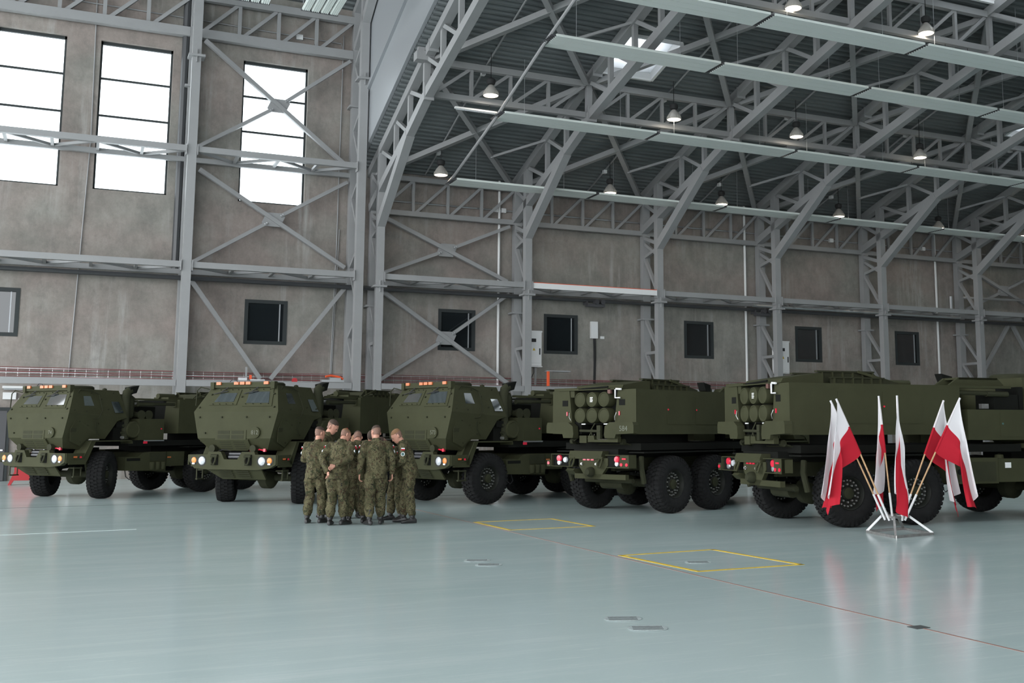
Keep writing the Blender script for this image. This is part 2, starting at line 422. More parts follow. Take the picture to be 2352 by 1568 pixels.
def skylight(i, x0, x1, y0, y1):
    o = thing('skylight', ['white framed square skylight above the roof beams beside the second steel frame', 'white framed skylight near the far end of the roof', 'white framed skylight high above the hall, between two steel frames'][i] if i < 3 else ['long glazed ridge strip in the roof over the open floor', 'long glazed strip in the roof over the parked trucks'][i-3], 'skylight', ((x0+x1)/2, (y0+y1)/2, deck_z((y0+y1)/2)), group=None)
    L = o.location; h = .75
    def zz(y): return deck_z(y)-L.z-.03
    hx, hy = (x1-x0)/2, (y1-y0)/2; ins = .38
    low = [(-hx, -hy), (hx, -hy), (hx, hy), (-hx, hy)]
    for k in range(4):
        a, b = low[k], low[(k+1) % 4]
        def P(p, s, dz): return (p[0]*s, p[1]*s, zz(L.y+p[1])+dz)
        MB().plate([P(a, 1, 0), P(b, 1, 0), P(b, .82, h), P(a, .82, h)], .02, .02).build('well_panel', M['white'], o)
        MB().bar((a[0]*1.03, a[1]*1.03, zz(L.y+a[1])+.0), (b[0]*1.03, b[1]*1.03, zz(L.y+b[1])), .12, .1).build('edge_trim', M['white'], o)
    if i > 2: MB().plate([(p[0]*.84, p[1]*.84, zz(L.y+p[1])+h) for p in low], .02, .0).build('pane', M['glass'], o); return
    ap = (0, 0, .62)
    for k in range(4):
        a, b = low[k], low[(k+1) % 4]
        MB().plate([(a[0]*.93, a[1]*.93, zz(L.y+a[1])+.22), (b[0]*.93, b[1]*.93, zz(L.y+b[1])+.22), ap], .008, .004).build('dome_pane', M['dome'], o)
for i, s in enumerate(SKYL): skylight(i, *s)

# ================================================================== STEELWORK
ORD = ['first', 'second', 'third', 'fourth', 'fifth', 'sixth', 'seventh', 'eighth']
S = M['steel']
FX = [0, 6, 12, 18, 24, 30, 36]
def frame(i, X):
    lab = 'grey latticed steel portal frame of the lower hall, %s from the double column' % ORD[i] if i else 'grey latticed steel portal frame beside the sloping cladding, lower of the double column'
    o = thing('portal_frame', lab, 'steel frame', (X+.15, -1, 0), group='portal frames of the lower hall')
    x = X+.15; yf, yk = -1.68, -.28; PW = .28
    beam('front_post', (x, yf, 0), (x, yf, chord_top(yf)), PW, .3, S, o, (0, 1, 0))
    beam('back_post', (x+.1, yk, 0), (x+.1, yk, chord_top(yk)), .34, .3, S, o, (0, 1, 0))
    beam('splice_plate', (x, yf, 7.0), (x, yf, 7.07), .5, .52, S, o)
    beam('splice_plate', (x+.1, yk, 6.4), (x+.1, yk, 6.47), .56, .5, S, o)
    for z in (7.0, ):
        beam('splice_fin', (x, yf-.17, 6.82), (x, yf-.17, 7.25), .03, .08, S, o, (0, 1, 0))
    lev = [.3, 2.3, 3.5, 5.0, 6.3, 7.4, 9.1, 9.75]
    for a, b in ((1.2, 2.6), (3.5, 5.0), (6.45, 5.0), (7.45, 9.1), (9.75, 9.1)):
        beam('lacing', (x+.05, yk-.1, a if a > b else b), (x+.02, yf+.1, b if a > b else a), .13, .13, S, o)
    beam('lacing', (x+.05, yk-.1, 9.15), (x, yf+.1, 9.35), .13, .13, S, o)
    beam('lacing', (x+.05, yk-.1, 4.95), (x, yf+.1, 4.95), .12, .12, S, o)
    beam('lacing', (x+.05, yk-.1, 10.0), (x, yf+.1, 9.6), .15, .15, S, o)
    beam('lacing', (x+.05, yk, 11.6), (x, yf+.1, 10.9), .16, .16, S, o)
    # chords
    ys = [-.28, -5.45, -7.8, -13, -20, -28]
    for a, b in zip(ys, ys[1:]):
        beam('bottom_chord', (x, a, chord_bot(a)), (x, b, chord_bot(b)), .28, .32, S, o)
    beam('knee_brace', (x, yf-.02, 9.42), (x, -5.5, chord_bot(-5.5)-.03), .30, .34, S, o)
    yt = [0, -7.45, -13, -20, -28]
    for a, b in zip(yt, yt[1:]):
        beam('top_chord', (x, a, chord_top(a)), (x, b, chord_top(b)), .30, .32, S, o)
    beam('splice_plate', (x, -7.75, chord_bot(-7.75)-.25), (x, -7.75, chord_bot(-7.75)+.33), .34, .05, S, o, (0, 1, 0))
    beam('splice_plate', (x, -8.2, chord_top(-8.2)-.25), (x, -8.2, chord_top(-8.2)+.25), .36, .05, S, o, (0, 1, 0))
    nodes = [-1.68, -3.7, -5.5, -7.45, -9.25, -11.05, -12.85, -14.7, -16.6, -18.5, -20.5, -22.5]
    for k, y in enumerate(nodes):
        if k: beam('web_post', (x, y, chord_bot(y)), (x, y, chord_top(y)), .16 if k != 3 else .22, .16, S, o)
        if k < len(nodes)-1:
            y2 = nodes[k+1]
            beam('web_diagonal', (x, y-.12, chord_top(y)-.05), (x, y2+.1, chord_bot(y2)+.05), .14, .14, S, o)
    return o
for i, X in enumerate(FX): frame(i, X)

def tall_frame(i, X):
    lab = ['grey steel column of the tall hall standing between the high windows', 'grey steel column of the tall hall, taller of the double column'][i]
    o = thing('tall_column', lab, 'steel column', (X, -1, 0))
    yf, yk = -1.68, -.28
    beam('front_post', (X, yf, 0), (X, yf, 18.6), .30, .3, S, o, (0, 1, 0))
    beam('back_post', (X, yk, 0), (X, yk, 18.2), .30, .3, S, o, (0, 1, 0))
    beam('splice_plate', (X, yf, 14.92), (X, yf, 15.0), .56, .56, S, o); beam('splice_plate', (X, yk, 14.2), (X, yk, 14.28), .52, .52, S, o)
    beam('splice_fin', (X, yf-.17, 14.72), (X, yf-.17, 15.2), .03, .1, S, o, (0, 1, 0))
    for b in (1.2, 3.6, 6.3, 9.0, 11.7, 14.4):
        beam('lacing', (X, yk-.1, b+1.5), (X, yf+.1, b), .13, .13, S, o); beam('lacing', (X, yk-.1, b+1.6), (X, yf+.1, b+2.2), .13, .13, S, o)
    beam('knee_brace', (X, yf, 17.3), (X, -6.2, 20.0), .3, .34, S, o)
    beam('bottom_chord', (X, yk, 16.6), (X, -6.2, 20.0), .24, .26, S, o); beam('bottom_chord', (X, -6.2, 20.0), (X, -28, 25.3), .28, .3, S, o)
    beam('top_chord', (X, 0, 18.1), (X, -28, 26.6), .3, .3, S, o)
    for y in (-3.7, -5.5, -7.45, -9.3, -11.1):
        zb = 16.6+(yk-y)*.575 if y > -6.2 else 20+(-6.2-y)*.243
        beam('web_post', (X, y, zb), (X, y, 18.1-y*.3036), .15, .15, S, o)
        beam('web_diagonal', (X, y, 18.1-y*.3036), (X, y-1.8, zb+.44), .13, .13, S, o)
tall_frame(0, -6.68); tall_frame(1, -.63)
XL = [-12.73, -6.68, -.63]
XR = [x+.15 for x in FX]

def lattice(name, lab, cat, grp, x0, x1, y, zb0, zt0, cb, ct, verts, mats=S, wv=.11):
    o = thing(name, lab, cat, ((x0+x1)/2, y, zb0), group=grp)
    beam('bottom_chord', (x0, y, zb0), (x1, y, zb0), cb[0], cb[1], mats, o)
    beam('top_chord', (x0, y, zt0), (x1, y, zt0), ct[0], ct[1], mats, o)
    st = (x1-x0)/verts
    for k in range(verts):
        xa, xb = x0+k*st, x0+(k+1)*st
        if k: beam('web_post', (xa, y, zb0), (xa, y, zt0), wv, wv, mats, o, (0, 1, 0))
        beam('web_diagonal', (xa+.12, y, zb0+.08), (xb-.06, y, zt0-.1), wv, wv, mats, o, (0, 1, 0))
    return o
bays = list(zip(XR, XR[1:]))
for i, (a, b) in enumerate(bays):
    od = ORD[i]
    lattice('eave_truss', 'grey lattice truss topping the low concrete wall, %s bay from double column' % od, 'truss', 'eave trusses', a+.2, b-.05, -.3, 10.2, 11.6, (.2, .2), (.2, .2), 4)
    lattice('roof_truss', 'grey lattice truss under the roof at mid slope, %s bay from double column' % od, 'truss', 'mid slope roof trusses', a+.15, b-.15, -7.45, 12.85, 14.0, (.18, .2), (.2, .22), 4)
    lattice('roof_truss', 'grey lattice truss high up under the roof, %s bay from double column' % od, 'truss', 'high roof trusses', a+.15, b-.15, -14.7, 14.75, 16.0, (.18, .2), (.2, .22), 4)
    for lv, (ya, yb_) in enumerate(((-.35, -7.3), (-7.6, -14.5))):
        o = thing('roof_brace', 'crossing grey roof braces %s, %s bay from double column' % (['next to the concrete wall', 'higher up the roof slope'][lv], od), 'roof brace', ((a+b)/2, (ya+yb_)/2, deck_z((ya+yb_)/2)-.4))
        za, zb = chord_top(ya)-.14, chord_top(yb_)-.14
        beam('brace_bar', (a+.15, ya, za), (b-.15, yb_, zb), .22, .2, S, o); beam('brace_bar', (b-.15, ya, za-.02), (a+.15, yb_, zb-.02), .2, .18, S, o)
        if lv == 0: beam('tie_bar', (b-.1, -3.8, chord_top(-3.8)-.1), (a+4.1, -2.5, chord_top(-2.5)-.25), .09, .09, S, o)
        else: beam('tie_bar', (b-.1, -11.1, chord_top(-11.1)-.1), (a+4.1, -9.8, chord_top(-9.8)-.25), .09, .09, S, o)
for i, (a, b) in enumerate(((-18.8, -12.73), (-18.65, -6.68), (-6.68, -.63))):
    if i == 0: continue
    o = lattice('eave_truss', ['', 'grey lattice truss above the pair of tall windows', 'grey lattice truss above the tall window with crossed braces'][i], 'truss', 'eave trusses of the tall hall', a+.15, b-.15, -.3, 16.32, 17.75, (.28, .34), (.24, .28), 8 if i == 1 else 4, wv=.13)

# wall girders: horizontal lattice, front rail and rail near the wall
def girder(lab, grp, x0, x1, z, plain=False, rail=S, wrap=False):
    o = thing('wall_girder', lab, 'girder', ((x0+x1)/2, -1, z), group=grp)
    beam('front_rail', (x0, -1.74, z), (x1, -1.74, z), .18, .21, rail, o)
    if plain: return o
    beam('back_rail', (x0+.1, -.3, z-.06), (x1+.1, -.3, z-.06), .16, .18, S, o)
    n = 2*round((x1-x0)/2.9); st = (x1-x0)/n
    for k in range(n):
        xa, xb = x0+k*st, x0+(k+1)*st
        if k: beam('cross_strut', (xa, -1.66, z-.03), (xa, -.36, z-.03), .1, .1, S, o)
        ya, yb2 = (-1.66, -.36) if k % 2 == 0 else (-.36, -1.66)
        beam('web_diagonal', (xa, ya, z-.03), (xb, yb2, z-.03), .1, .1, S, o)
    for x in (x0+.02, x1-.02): beam('end_plate', (x, -1.74, z-.22), (x, -1.74, z+.16), .03, .3, S, o)
    return o
LB = [(-18.6, -12.9), (-18.3, -6.85), (-6.52, -.80)]
for i, (a, b) in enumerate(LB):
    if i == 0: continue
    where = ['', 'below the pair of tall windows', 'below the tall window with crossed braces'][i]
    girder('grey horizontal lattice girder on the wall %s' % where, 'middle wall girders', a, b, 7.42)
    girder('grey horizontal lattice girder crossing in front of the %s' % ['', 'pair of tall windows', 'single tall window'][i], 'upper wall girders', a, b, 11.56)
    girder('plain grey rail low on the wall %s' % where, 'low wall rails', a, b, 3.3, True)
for i, (a, b) in enumerate(bays):
    girder('grey horizontal lattice girder on the low wall, %s bay from double column' % ORD[i], 'middle wall girders', a+.15, b-.16, 7.42)
    girder('plain grey rail low on the wall, %s bay from double column' % ORD[i], 'low wall rails', a+.15, b-.16, 3.3, True)
# sheet wrapped round the rail in the second bay
o = thing('edge_cover', 'white and orange sheet wrapped along the wall girder', 'sheet', (9.15, -1.85, 7.3))
MB().box(-2.8, 2.8, -.012, .0, .0, .22).build('white_sheet', M['white'], o)
MB().box(-2.8, 2.8, -.014, .2, .222, .245).build('orange_strip', M['orange'], o)

# cross bracing on the walls
def xbrace(lab, p, q, r, s, y=-.42, plate=True, V=False):
    o = thing('wall_brace', lab, 'brace', ((p[0]+r[0])/2, y, min(p[1], q[1], r[1], s[1])))
    beam('brace_bar', (p[0], y-.02, p[1]), (q[0], y-.02, q[1]), .15, .17, S, o, (0, 1, 0))
    if V: beam('brace_bar', (r[0], y-.02, r[1]), (s[0], y-.02, s[1]), .15, .17, S, o, (0, 1, 0)); return o
    c = ((p[0]+q[0])/2, (p[1]+q[1])/2)
    d = Vector((s[0]-r[0], 0, s[1]-r[1])).normalized()
    for e, sg in ((r, -1), (s, 1)):
        beam('brace_bar', (e[0], y, e[1]), (c[0]+d.x*sg*.3, y, c[1]+d.z*sg*.3), .13, .16, S, o, (0, 1, 0))
    L = o.location; w = .42
    pts = [(c[0]-L.x+a*w, y+.0-L.y, c[1]-L.z+b*w) for a, b in ((-1, -.3), (-.75, -.62), (.6, -.62), (1, .3), (.75, .62), (-.6, .62))]
    MB().plate(pts, .03, .03).build('gusset_plate', S, o)
    bo = MB()
    for sg in (-1, 1):
        for e in (.3, .38): bo.tube((c[0]-L.x+d.x*sg*e, -.1, c[1]-L.z+d.z*sg*e), (c[0]-L.x+d.x*sg*e, -.13, c[1]-L.z+d.z*sg*e), .03, 6)
    tag(bo.build('bolts', M['galv'], o), kind='stuff')
    return o
xbrace('grey crossed wall braces in front of the tall window', (-6.3, 16.05), (-.83, 11.75), (-.9, 16.05), (-6.37, 12.0))
xbrace('grey crossed wall braces directly below the tall window', (-6.3, 11.15), (-.9, 7.85), (-.88, 11.2), (-6.4, 7.7))
xbrace('grey wall braces forming a V around the small window of the tall hall', (-6.4, 7.05), (-3.86, 3.55), (-.85, 7.1), (-3.5, 3.55), V=True)
xbrace('grey crossed wall braces beside the double column, above the girder', (.6, 9.95), (5.75, 7.7), (5.85, 10.0), (.6, 7.75))
xbrace('grey crossed wall braces beside the double column, in front of a small window', (.5, 7.1), (5.9, 3.5), (5.85, 7.2), (.5, 3.55))
xbrace('grey crossed wall braces in the farthest bay, above the girder', (30.6, 9.95), (35.75, 7.7), (35.85, 10.0), (30.6, 7.75))
xbrace('grey wall braces forming an inverted V in the farthest bay', (33.4, 7.1), (30.6, 3.5), (33.6, 7.1), (36, 3.5), V=True)

# gable wall sloping trims and short posts
def trim(nm, off, w, h, x=-.26):
    b = MB(); ys = [0, -7.45, -13, -20, -28]
    for a, c in zip(ys, ys[1:]): b.bar((x, a, deck_z(a)+off), (x, c, deck_z(c)+off), w, h)
    tag(b.build(nm, M['cladding']), kind='structure')
trim('trim_1', .25, .05, .35); trim('trim_2', 1.2, .10, .12); trim('trim_3', 2.2, .16, .18, -.45)
o = thing('gable_post', 'short grey post standing on the roof edge against the sloping cladding', 'post', (-.1, -7.6, 14.2))
beam('post', (-.12, -7.6, 14.0), (-.12, -7.6, 19.5), .22, .24, S, o); beam('raking_strut', (-.12, -7.7, 16.3), (-.12, -10.5, 19.0), .16, .16, S, o)
beam('foot_plate', (-.3, -7.6, 14.05), (.3, -7.6, 14.05), .4, .3, S, o)

# ================================================================== FITTINGS UNDER THE ROOF
ROWS = [(-3.2, 10.95, 'lowest'), (-8.2, 12.15, 'second lowest'), (-12.5, 13.35, 'second highest'), (-15.3, 13.97, 'highest')]
pan = MB()
for a, b in ((-.5, -.18), (-.165, .165), (.18, .5)): pan.box(0, 1, a, b, 0, .07)
pan.box(0, 1, -.5, .5, .03, .06)
pan_me = pan.mesh('heater_panel', M['heater'])
con = MB()
for k in range(9): con.box(-.09, .09, -.44+k*.11-.012, -.44+k*.11+.012, .0, .05)
con_me = con.mesh('connectors', M['steel_dark'])
for r, (y, z, nm) in enumerate(ROWS):
    o = thing('radiant_heater', 'long pale radiant heating strip hung under the roof, %s of the four rows' % nm, 'heater', (2.5, y, z), group='radiant heating strips of the lower hall')
    x = 0.0
    while x < 38:
        L = 5.95 if x else 5.9
        p = bpy.data.objects.new('panel', pan_me); link(p, o); p.location = (x, 0, 0); p.scale = (L-.16, 1, 1)
        c = bpy.data.objects.new('connector', con_me); link(c, o); c.location = (x+L-.08, 0, 0)
        for dx in (1.0, L-1.2):
            for dy in (-.3, .3):
                if dy > 0: MB().tube((x+dx, dy, .06), (x+dx, dy, deck_z(y+dy)-z), .008, 5).build('hanger', M['galv'], o)
        x += L
    c = bpy.data.objects.new('connector', con_me); link(c, o); c.location = (-.08, 0, 0)
pp = [(2.42, -3.2+.35, 10.99), (2.42, -3.5, 11.1), (2.42, -8.0, 12.15), (2.42, -8.5, 12.3), (2.42, -12.4, 13.4), (2.42, -20, 15.3)]
tag(MB().path(pp, .055, 8).build('heating_pipe', M['steel'], smooth=True), 'grey supply pipe linking the ends of the heating strips', 'pipe')
for i, (x0, x1) in enumerate(((-6.2, -4.97), (-3.98, -2.78))):
    o = thing('radiant_heater', ['pale radiant heating strip of the tall hall above the lattice truss', 'pale ribbed radiant heating strip of the tall hall beside the double column'][i], 'heater', ((x0+x1)/2, -7.0-i*.0, 15.25+.0*i))
    wd = x1-x0
    for k in range(4):
        a = -wd/2+k*wd/4+.03
        b = MB().box(a, a+wd/4-.06, -16, 0, 0, .05)
        for q in range(4): b.box(a+.03+q*(wd/4-.06)/4, a+.06+q*(wd/4-.06)/4, -16, 0, -.02, .0)
        b.build('panel', M['heater'], o)
    MB().box(-wd/2, wd/2, -.02, .02, -.03, .08).build('end_bar', M['steel_dark'], o)
    MB().tube((-wd/2, -.4, .05), (-wd/2, -.4, 4.6), .01, 5).tube((wd/2, -.4, .05), (wd/2, -.4, 4.6), .01, 5).build('hanger', M['galv'], o)

# lamps -------------------------------------------------------------
def make_lamp():
    o = thing('pendant_lamp', 'x', 'lamp')
    prof = [(.0, .25), (.015, .262), (.06, .258), (.16, .225), (.26, .165), (.33, .105), (.37, .07), (.37, .0)]
    MB().lathe(prof, 'z', n=28).build('shade', M['reflector'], o, True)
    fin = MB()
    for k in range(28):
        a = 2*PI*k/28; c, s = math.cos(a), math.sin(a)
        fin.bar((.266*c, .266*s, .03), (.24*c, .24*s, .13), .008, .02)
    tag(fin.build('shade_ribs', M['reflector'], o), kind='stuff')
    MB().lathe([(.012, 0), (.012, .245)], 'z', n=28).build('lamp_disc', M['lampglow'], o)
    MB().lathe([(.37, .0), (.37, .06), (.40, .13), (.46, .155), (.56, .15), (.60, .10), (.62, .03), (.62, 0)], 'z', n=16).build('ballast_housing', M['black'], o, True)
    return o
lamp0 = make_lamp(); used = [False]
LAMPS = [(2.2, -2.6, 11.32, 'over the crossed wall braces beside the double column'), (9.4, -2.6, 11.3, 'over the white and orange wrapped girder'), (14.75, -2.6, 11.3, 'third of the row nearest the wall'),
         (21.0, -2.6, 11.3, 'fourth of the row nearest the wall'), (26.9, -2.6, 11.22, 'fifth of the row nearest the wall'), (32.3, -2.6, 11.26, 'last of the row nearest the wall'),
         (2.2, -8.1, 12.87, 'first of the middle row, near the sloping cladding'), (9.29, -8.1, 12.92, 'beside the square skylight'), (14.72, -8.1, 12.91, 'third of the middle row'), (20.87, -8.1, 12.75, 'fourth of the middle row'),
         (9.65, -15.0, 14.69, 'first of the high row'), (15.0, -15.0, 14.74, 'second of the high row')]
for x, y, z, lab in LAMPS:
    o = lamp0 if not used[0] else copy_tree(lamp0)
    used[0] = True
    o.location = (x, y, z); tag(o, 'lit bell shaped pendant lamp, '+lab, 'lamp', 'pendant lamps')
    top = deck_z(y)-.08-z
    MB().tube((0, 0, .6), (0, 0, top), .012, 6).build('cord', M['black'], o)
    l = bpy.data.lights.new('lamp_light', 'AREA'); l.shape = 'DISK'; l.size = .46; l.energy = 5; l.color = (1.0, .88, .74)
    lo = bpy.data.objects.new('lamp_light', l); link(lo, o); lo.location = (0, 0, -.02)
for i, x in enumerate((2.3, 9.5, 15.1, 21.15, 27.1, 32.5)):
    tag(MB().path([(x, y, deck_z(y)-.07) for y in (-.2, -7.45, -13, -20)], .035, 6).build('conduit', M['steel'] if i != 1 else M['galv']), 'thin cable conduit running up under the roof deck, %s from the double column' % ORD[i], 'conduit', 'roof conduits')
    for y in (-1.9, -7.0):
        tag(MB().box(x-.07, x+.07, y-.09, y+.09, deck_z(y)-.2, deck_z(y)-.06).build('junction_box', M['white']), 'small white junction box on the %s roof conduit from the double column, %s one' % (ORD[i], 'lower' if y > -3 else 'upper'), 'junction box', 'junction boxes on the roof conduits')
# strip lights
def P2(u): return u
for i, (x, y, z) in enumerate(((1.9, -7.45, 12.45), (8.55, -7.45, 12.35), (14.2, -7.45, 12.35), (20.5, -7.45, 12.35), (9.6, -14.7, 14.1), (16.6, -14.7, 14.25))):
    o = thing('strip_light', 'slim white strip light hung below the %s' % ['lattice truss beside the double column', 'lattice truss near the skylight', 'mid slope truss, third along', 'mid slope truss, fourth along', 'high truss, first along', 'high truss, second along'][i], 'strip light', (x, y, z), group='strip lights')
    MB().box(-.75, .75, -.06, .06, .03, .09).build('housing', M['white'], o); MB().tube((-.7, 0, .015), (.7, 0, .015), .022, 8).build('tube', M['lens'], o)
    MB().tube((-.5, 0, .09), (-.5, 0, .4), .008, 5).tube((.5, 0, .09), (.5, 0, .4), .008, 5).build('hanger', M['black'], o)

# ================================================================== WALL FITTINGS
def pipe(name, pts, r, mt, lab, cat='pipe', n=8, group=None):
    return tag(MB().path(pts, r, n).build(name, mt, smooth=True), lab, cat, group)
pipe('wall_conduit', [(-10.02, -.04, 17.3), (-9.95, -.04, 12), (-10.2, -.04, 3.5)], .02, M['steel'], 'thin pale conduit running down the wall between the pair of tall windows', 'conduit')
pipe('wall_conduit', [(-1.1, -.05, 17.2), (-1.14, -.05, 8.5), (-1.24, -.05, 3.6)], .022, M['steel'], 'thin pale conduit running down the wall beside the taller of the double column', 'conduit')
pipe('wall_conduit', [(-1.05, -.05, 9.4), (-1.2, -.05, 3.6)], .016, M['steel'], 'second thin conduit running down the wall beside the double column', 'conduit')
pipe('rain_pipe', [(-6.95, -.2, 18.3), (-6.95, -.2, 7.3)], .135, M['pipe'], 'black rain pipe running down behind the steel column between the windows')
for i, x in enumerate((5.52, 17.55, 28.95)):
    pipe('white_pipe', [(x, -.08, 12), (x, -.08, .5)], .055, M['white'], 'thin white vertical pipe on the wall, %s from the double column' % ORD[i], group='white wall pipes')
pipe('drain_pipe', [(-20, -.66, 7.09), (36, -.66, 7.09)], .085, M['pipe'], 'long dark drain pipe running along the wall below the girders')
pipe('bright_duct', [(17.5, -.75, 7.26), (29.8, -.75, 7.24)], .07, M['galv'], 'shiny metal duct running beneath the wall girder in the far bays')
pipe('bright_pipe', [(29.3, -.7, 7.2), (29.3, -.7, 8.3)], .07, M['galv'], 'short shiny vertical pipe above the wall girder near the farthest bay')
pipe('bright_pipe', [(29.9, -.9, 8.25), (33.5, -.9, 8.3), (36, -.9, 8.5)], .06, M['galv'], 'pale horizontal pipe above the wall girder in the farthest bay')
pipe('eave_conduit', [(-12.5, -.06, 17.0), (-6.9, -.06, 16.95), (-1.2, -.06, 16.85), (-1.1, -.06, 16.6)], .025, M['steel'], 'thin conduit along the wall behind the trusses of the tall hall', 'conduit')
pipe('eave_conduit', [(.4, -.06, 10.72), (36, -.06, 10.72)], .035, M['galv'], 'thin conduit along the wall behind the eave trusses of the low hall', 'conduit')
for i, (x, z) in enumerate(((5.35, 10.72), (5.7, 10.72), (12.9, 10.72), (22.5, 10.72), (28.2, 10.72))):
    tag(MB().box(x-.1, x+.1, -.14, 0, z-.09, z+.09).build('junction_box', M['white']), 'small white junction box on the wall behind the eave trusses, %s from double column' % ORD[i], 'junction box', 'junction boxes on the wall')
tag(MB().box(-2.95, -2.7, -.14, 0, 16.75, 16.95).build('junction_box', M['white']), 'small white junction box behind the truss above the tall window', 'junction box')
for i, x in enumerate((9.6, 18.0)):
    o = thing('spool_bracket', ['dark twin spool bracket under the wrapped wall girder', 'dark twin spool bracket under the wall girder in a far bay'][i], 'bracket', (x, -.75, 6.93))
    MB().box(-.4, .4, -.12, .12, -.12, .0).box(-.4, -.34, -.02, .36, -.02, .12).box(.34, .4, -.02, .36, -.02, .12).build('bracket', M['steel_dark'], o)
    for dx in (.0, .28): MB().lathe([(-.22, 0), (-.22, .1), (.0, .1), (.0, 0)], 'y', (dx, 0, .08), 14).build('spool', M['steel_dark'], o, True)
# cable tray with red cables
o = thing('cable_tray', 'wire cable tray running along the wall just above the low rail', 'cable tray', (10, -.12, 3.5))
for z in (.0, .13, .27):
    MB().bar((-30, 0, z), (26, 0, z), .012, .012).build('tray_wire', M['galv'], o)
b = MB()
for k in range(160):
    x = -29.8+k*.35; b.bar((x, -.01, -.02), (x, -.01, .29), .012, .012)
tag(b.build('tray_rungs', M['galv'], o), kind='stuff')
for i, z in enumerate((3.51, 3.57, 3.63, 3.69, 3.75, 3.79)):
    pts = [(-20+k*2.0, -.15-.02*math.sin(k*1.7+i), z+.022*math.sin(k*.9+i*2.1)) for k in range(29)]
    pipe('red_cable', pts, .010, M['redcable'], 'red cable lying along the wall tray, %s from the bottom' % ORD[i], 'cable', 5, 'red cables on the wall tray')
def cabinet(x, lab):
    o = thing('electrical_cabinet', lab, 'electrical cabinet', (x, -1.15, 4.2))
    MB().box(-.33, .33, -.13, .25, .05, 1.42).build('body', M['white'], o)
    d = MB().box(-.31, .31, -.15, -.13, .16, 1.38).build('door', M['white'], o)
    MB().box(-.16, .08, -.162, -.149, 1.0, 1.14).build('display', M['black'], d)
    MB().plate([(-.07, -.151, .66), (.05, -.151, .66), (-.01, -.151, .77)], .006).build('warning_triangle', M['yellow'], d)
    MB().box(.22, .26, -.175, -.149, .5, .75).build('handle', M['black'], d)
    MB().box(-.35, .35, -.15, .27, 1.40, 1.46).build('top_cap', M['white'], o)
    MB().box(-.36, .36, -.16, .2, .0, .04).build('bottom_tray', M['white'], o)
    MB().box(-.2, .2, -.1, .15, -.0, .12).build('cable_gland', M['black'], o)
    MB().box(.1, .16, -.02, .05, -.7, .0).build('bracket', S, o)
    MB().path([(.05, 0, .0), (.06, 0, -.2), (-.05, .05, -.45)], .015, 6).build('cable', M['black'], o)
    return o
cabinet(6.62, 'white electrical cabinet with small display on the second steel column')
cabinet(18.7, 'white electrical cabinet on the fourth steel column, above the truck by the flags')
o = thing('wall_box', 'tall white cable box on the concrete wall between two small windows', 'cable box', (9.87, -.06, 5.55))
MB().box(-.16, .16, -.06, .06, 0, .72).build('body', M['white'], o); MB().path([(0, 0, 0), (.03, .02, -1.0), (0, .02, -2.1)], .035, 6).build('cable', M['black'], o)
MB().path([(.07, 0, 0), (.09, .02, -.8), (.05, .02, -2.1)], .02, 6).build('cable', M['black'], o)
tag(MB().box(10.18, 10.36, -.06, 0, 5.55, 5.66).build('wall_socket', M['white']), 'small white socket beside the tall white cable box', 'socket')
# bits lying on the low rail
tag(MB().box(6.95, 7.02, -1.95, -1.82, 3.42, 4.0).build('orange_strap', M['orange']), 'orange strap hanging beside the white electrical cabinet', 'strap')
tag(MB().box(7.0, 8.0, -1.8, -1.5, 4.0, 4.05).bar((7.05, -1.7, 3.4), (7.05, -1.7, 4.0), .05, .05).build('wall_shelf', S), 'small grey shelf beside the white electrical cabinet', 'shelf')
tag(MB().box(-1.9, -1.1, -1.85, -1.55, 3.42, 3.5).box(-1.6, -1.2, -1.8, -1.6, 3.5, 3.58).build('clamp_stack', M['galv']), 'metal clamps lying on the low rail by the double column', 'clamps')
tag(MB().path([(-1.75, -1.75, 3.62), (-1.55, -1.7, 3.66), (-1.25, -1.7, 3.62), (-1.1, -1.7, 3.54)], .04, 8).build('orange_strap', M['orange'], smooth=True), 'orange strap on the low rail by the double column', 'strap')
tag(MB().box(-4.4, -3.9, -1.85, -1.6, 3.42, 3.47).box(-4.8, -4.5, -1.8, -1.65, 3.42, 3.52).build('clamp_stack', M['galv']), 'metal clamps lying on the low rail near the V braces', 'clamps')
tag(MB().box(-4.56, -4.5, -1.75, -1.69, 3.42, 3.9).build('rail_post', S), 'small grey post standing on the low rail near the V braces', 'post')
tag(MB().box(-4.42, -4.34, -1.78, -1.7, 3.47, 3.62).build('orange_plug', M['orange']), 'small orange plug lying on the low rail near the V braces', 'plug')
tag(MB().lathe([(-.03, 0), (-.03, .1), (.03, .1), (.03, 0)], 'y', (-2.85, -1.75, 3.45), 14).build('red_bell', M['red'], smooth=True), 'small red alarm bell on the low rail', 'alarm bell')
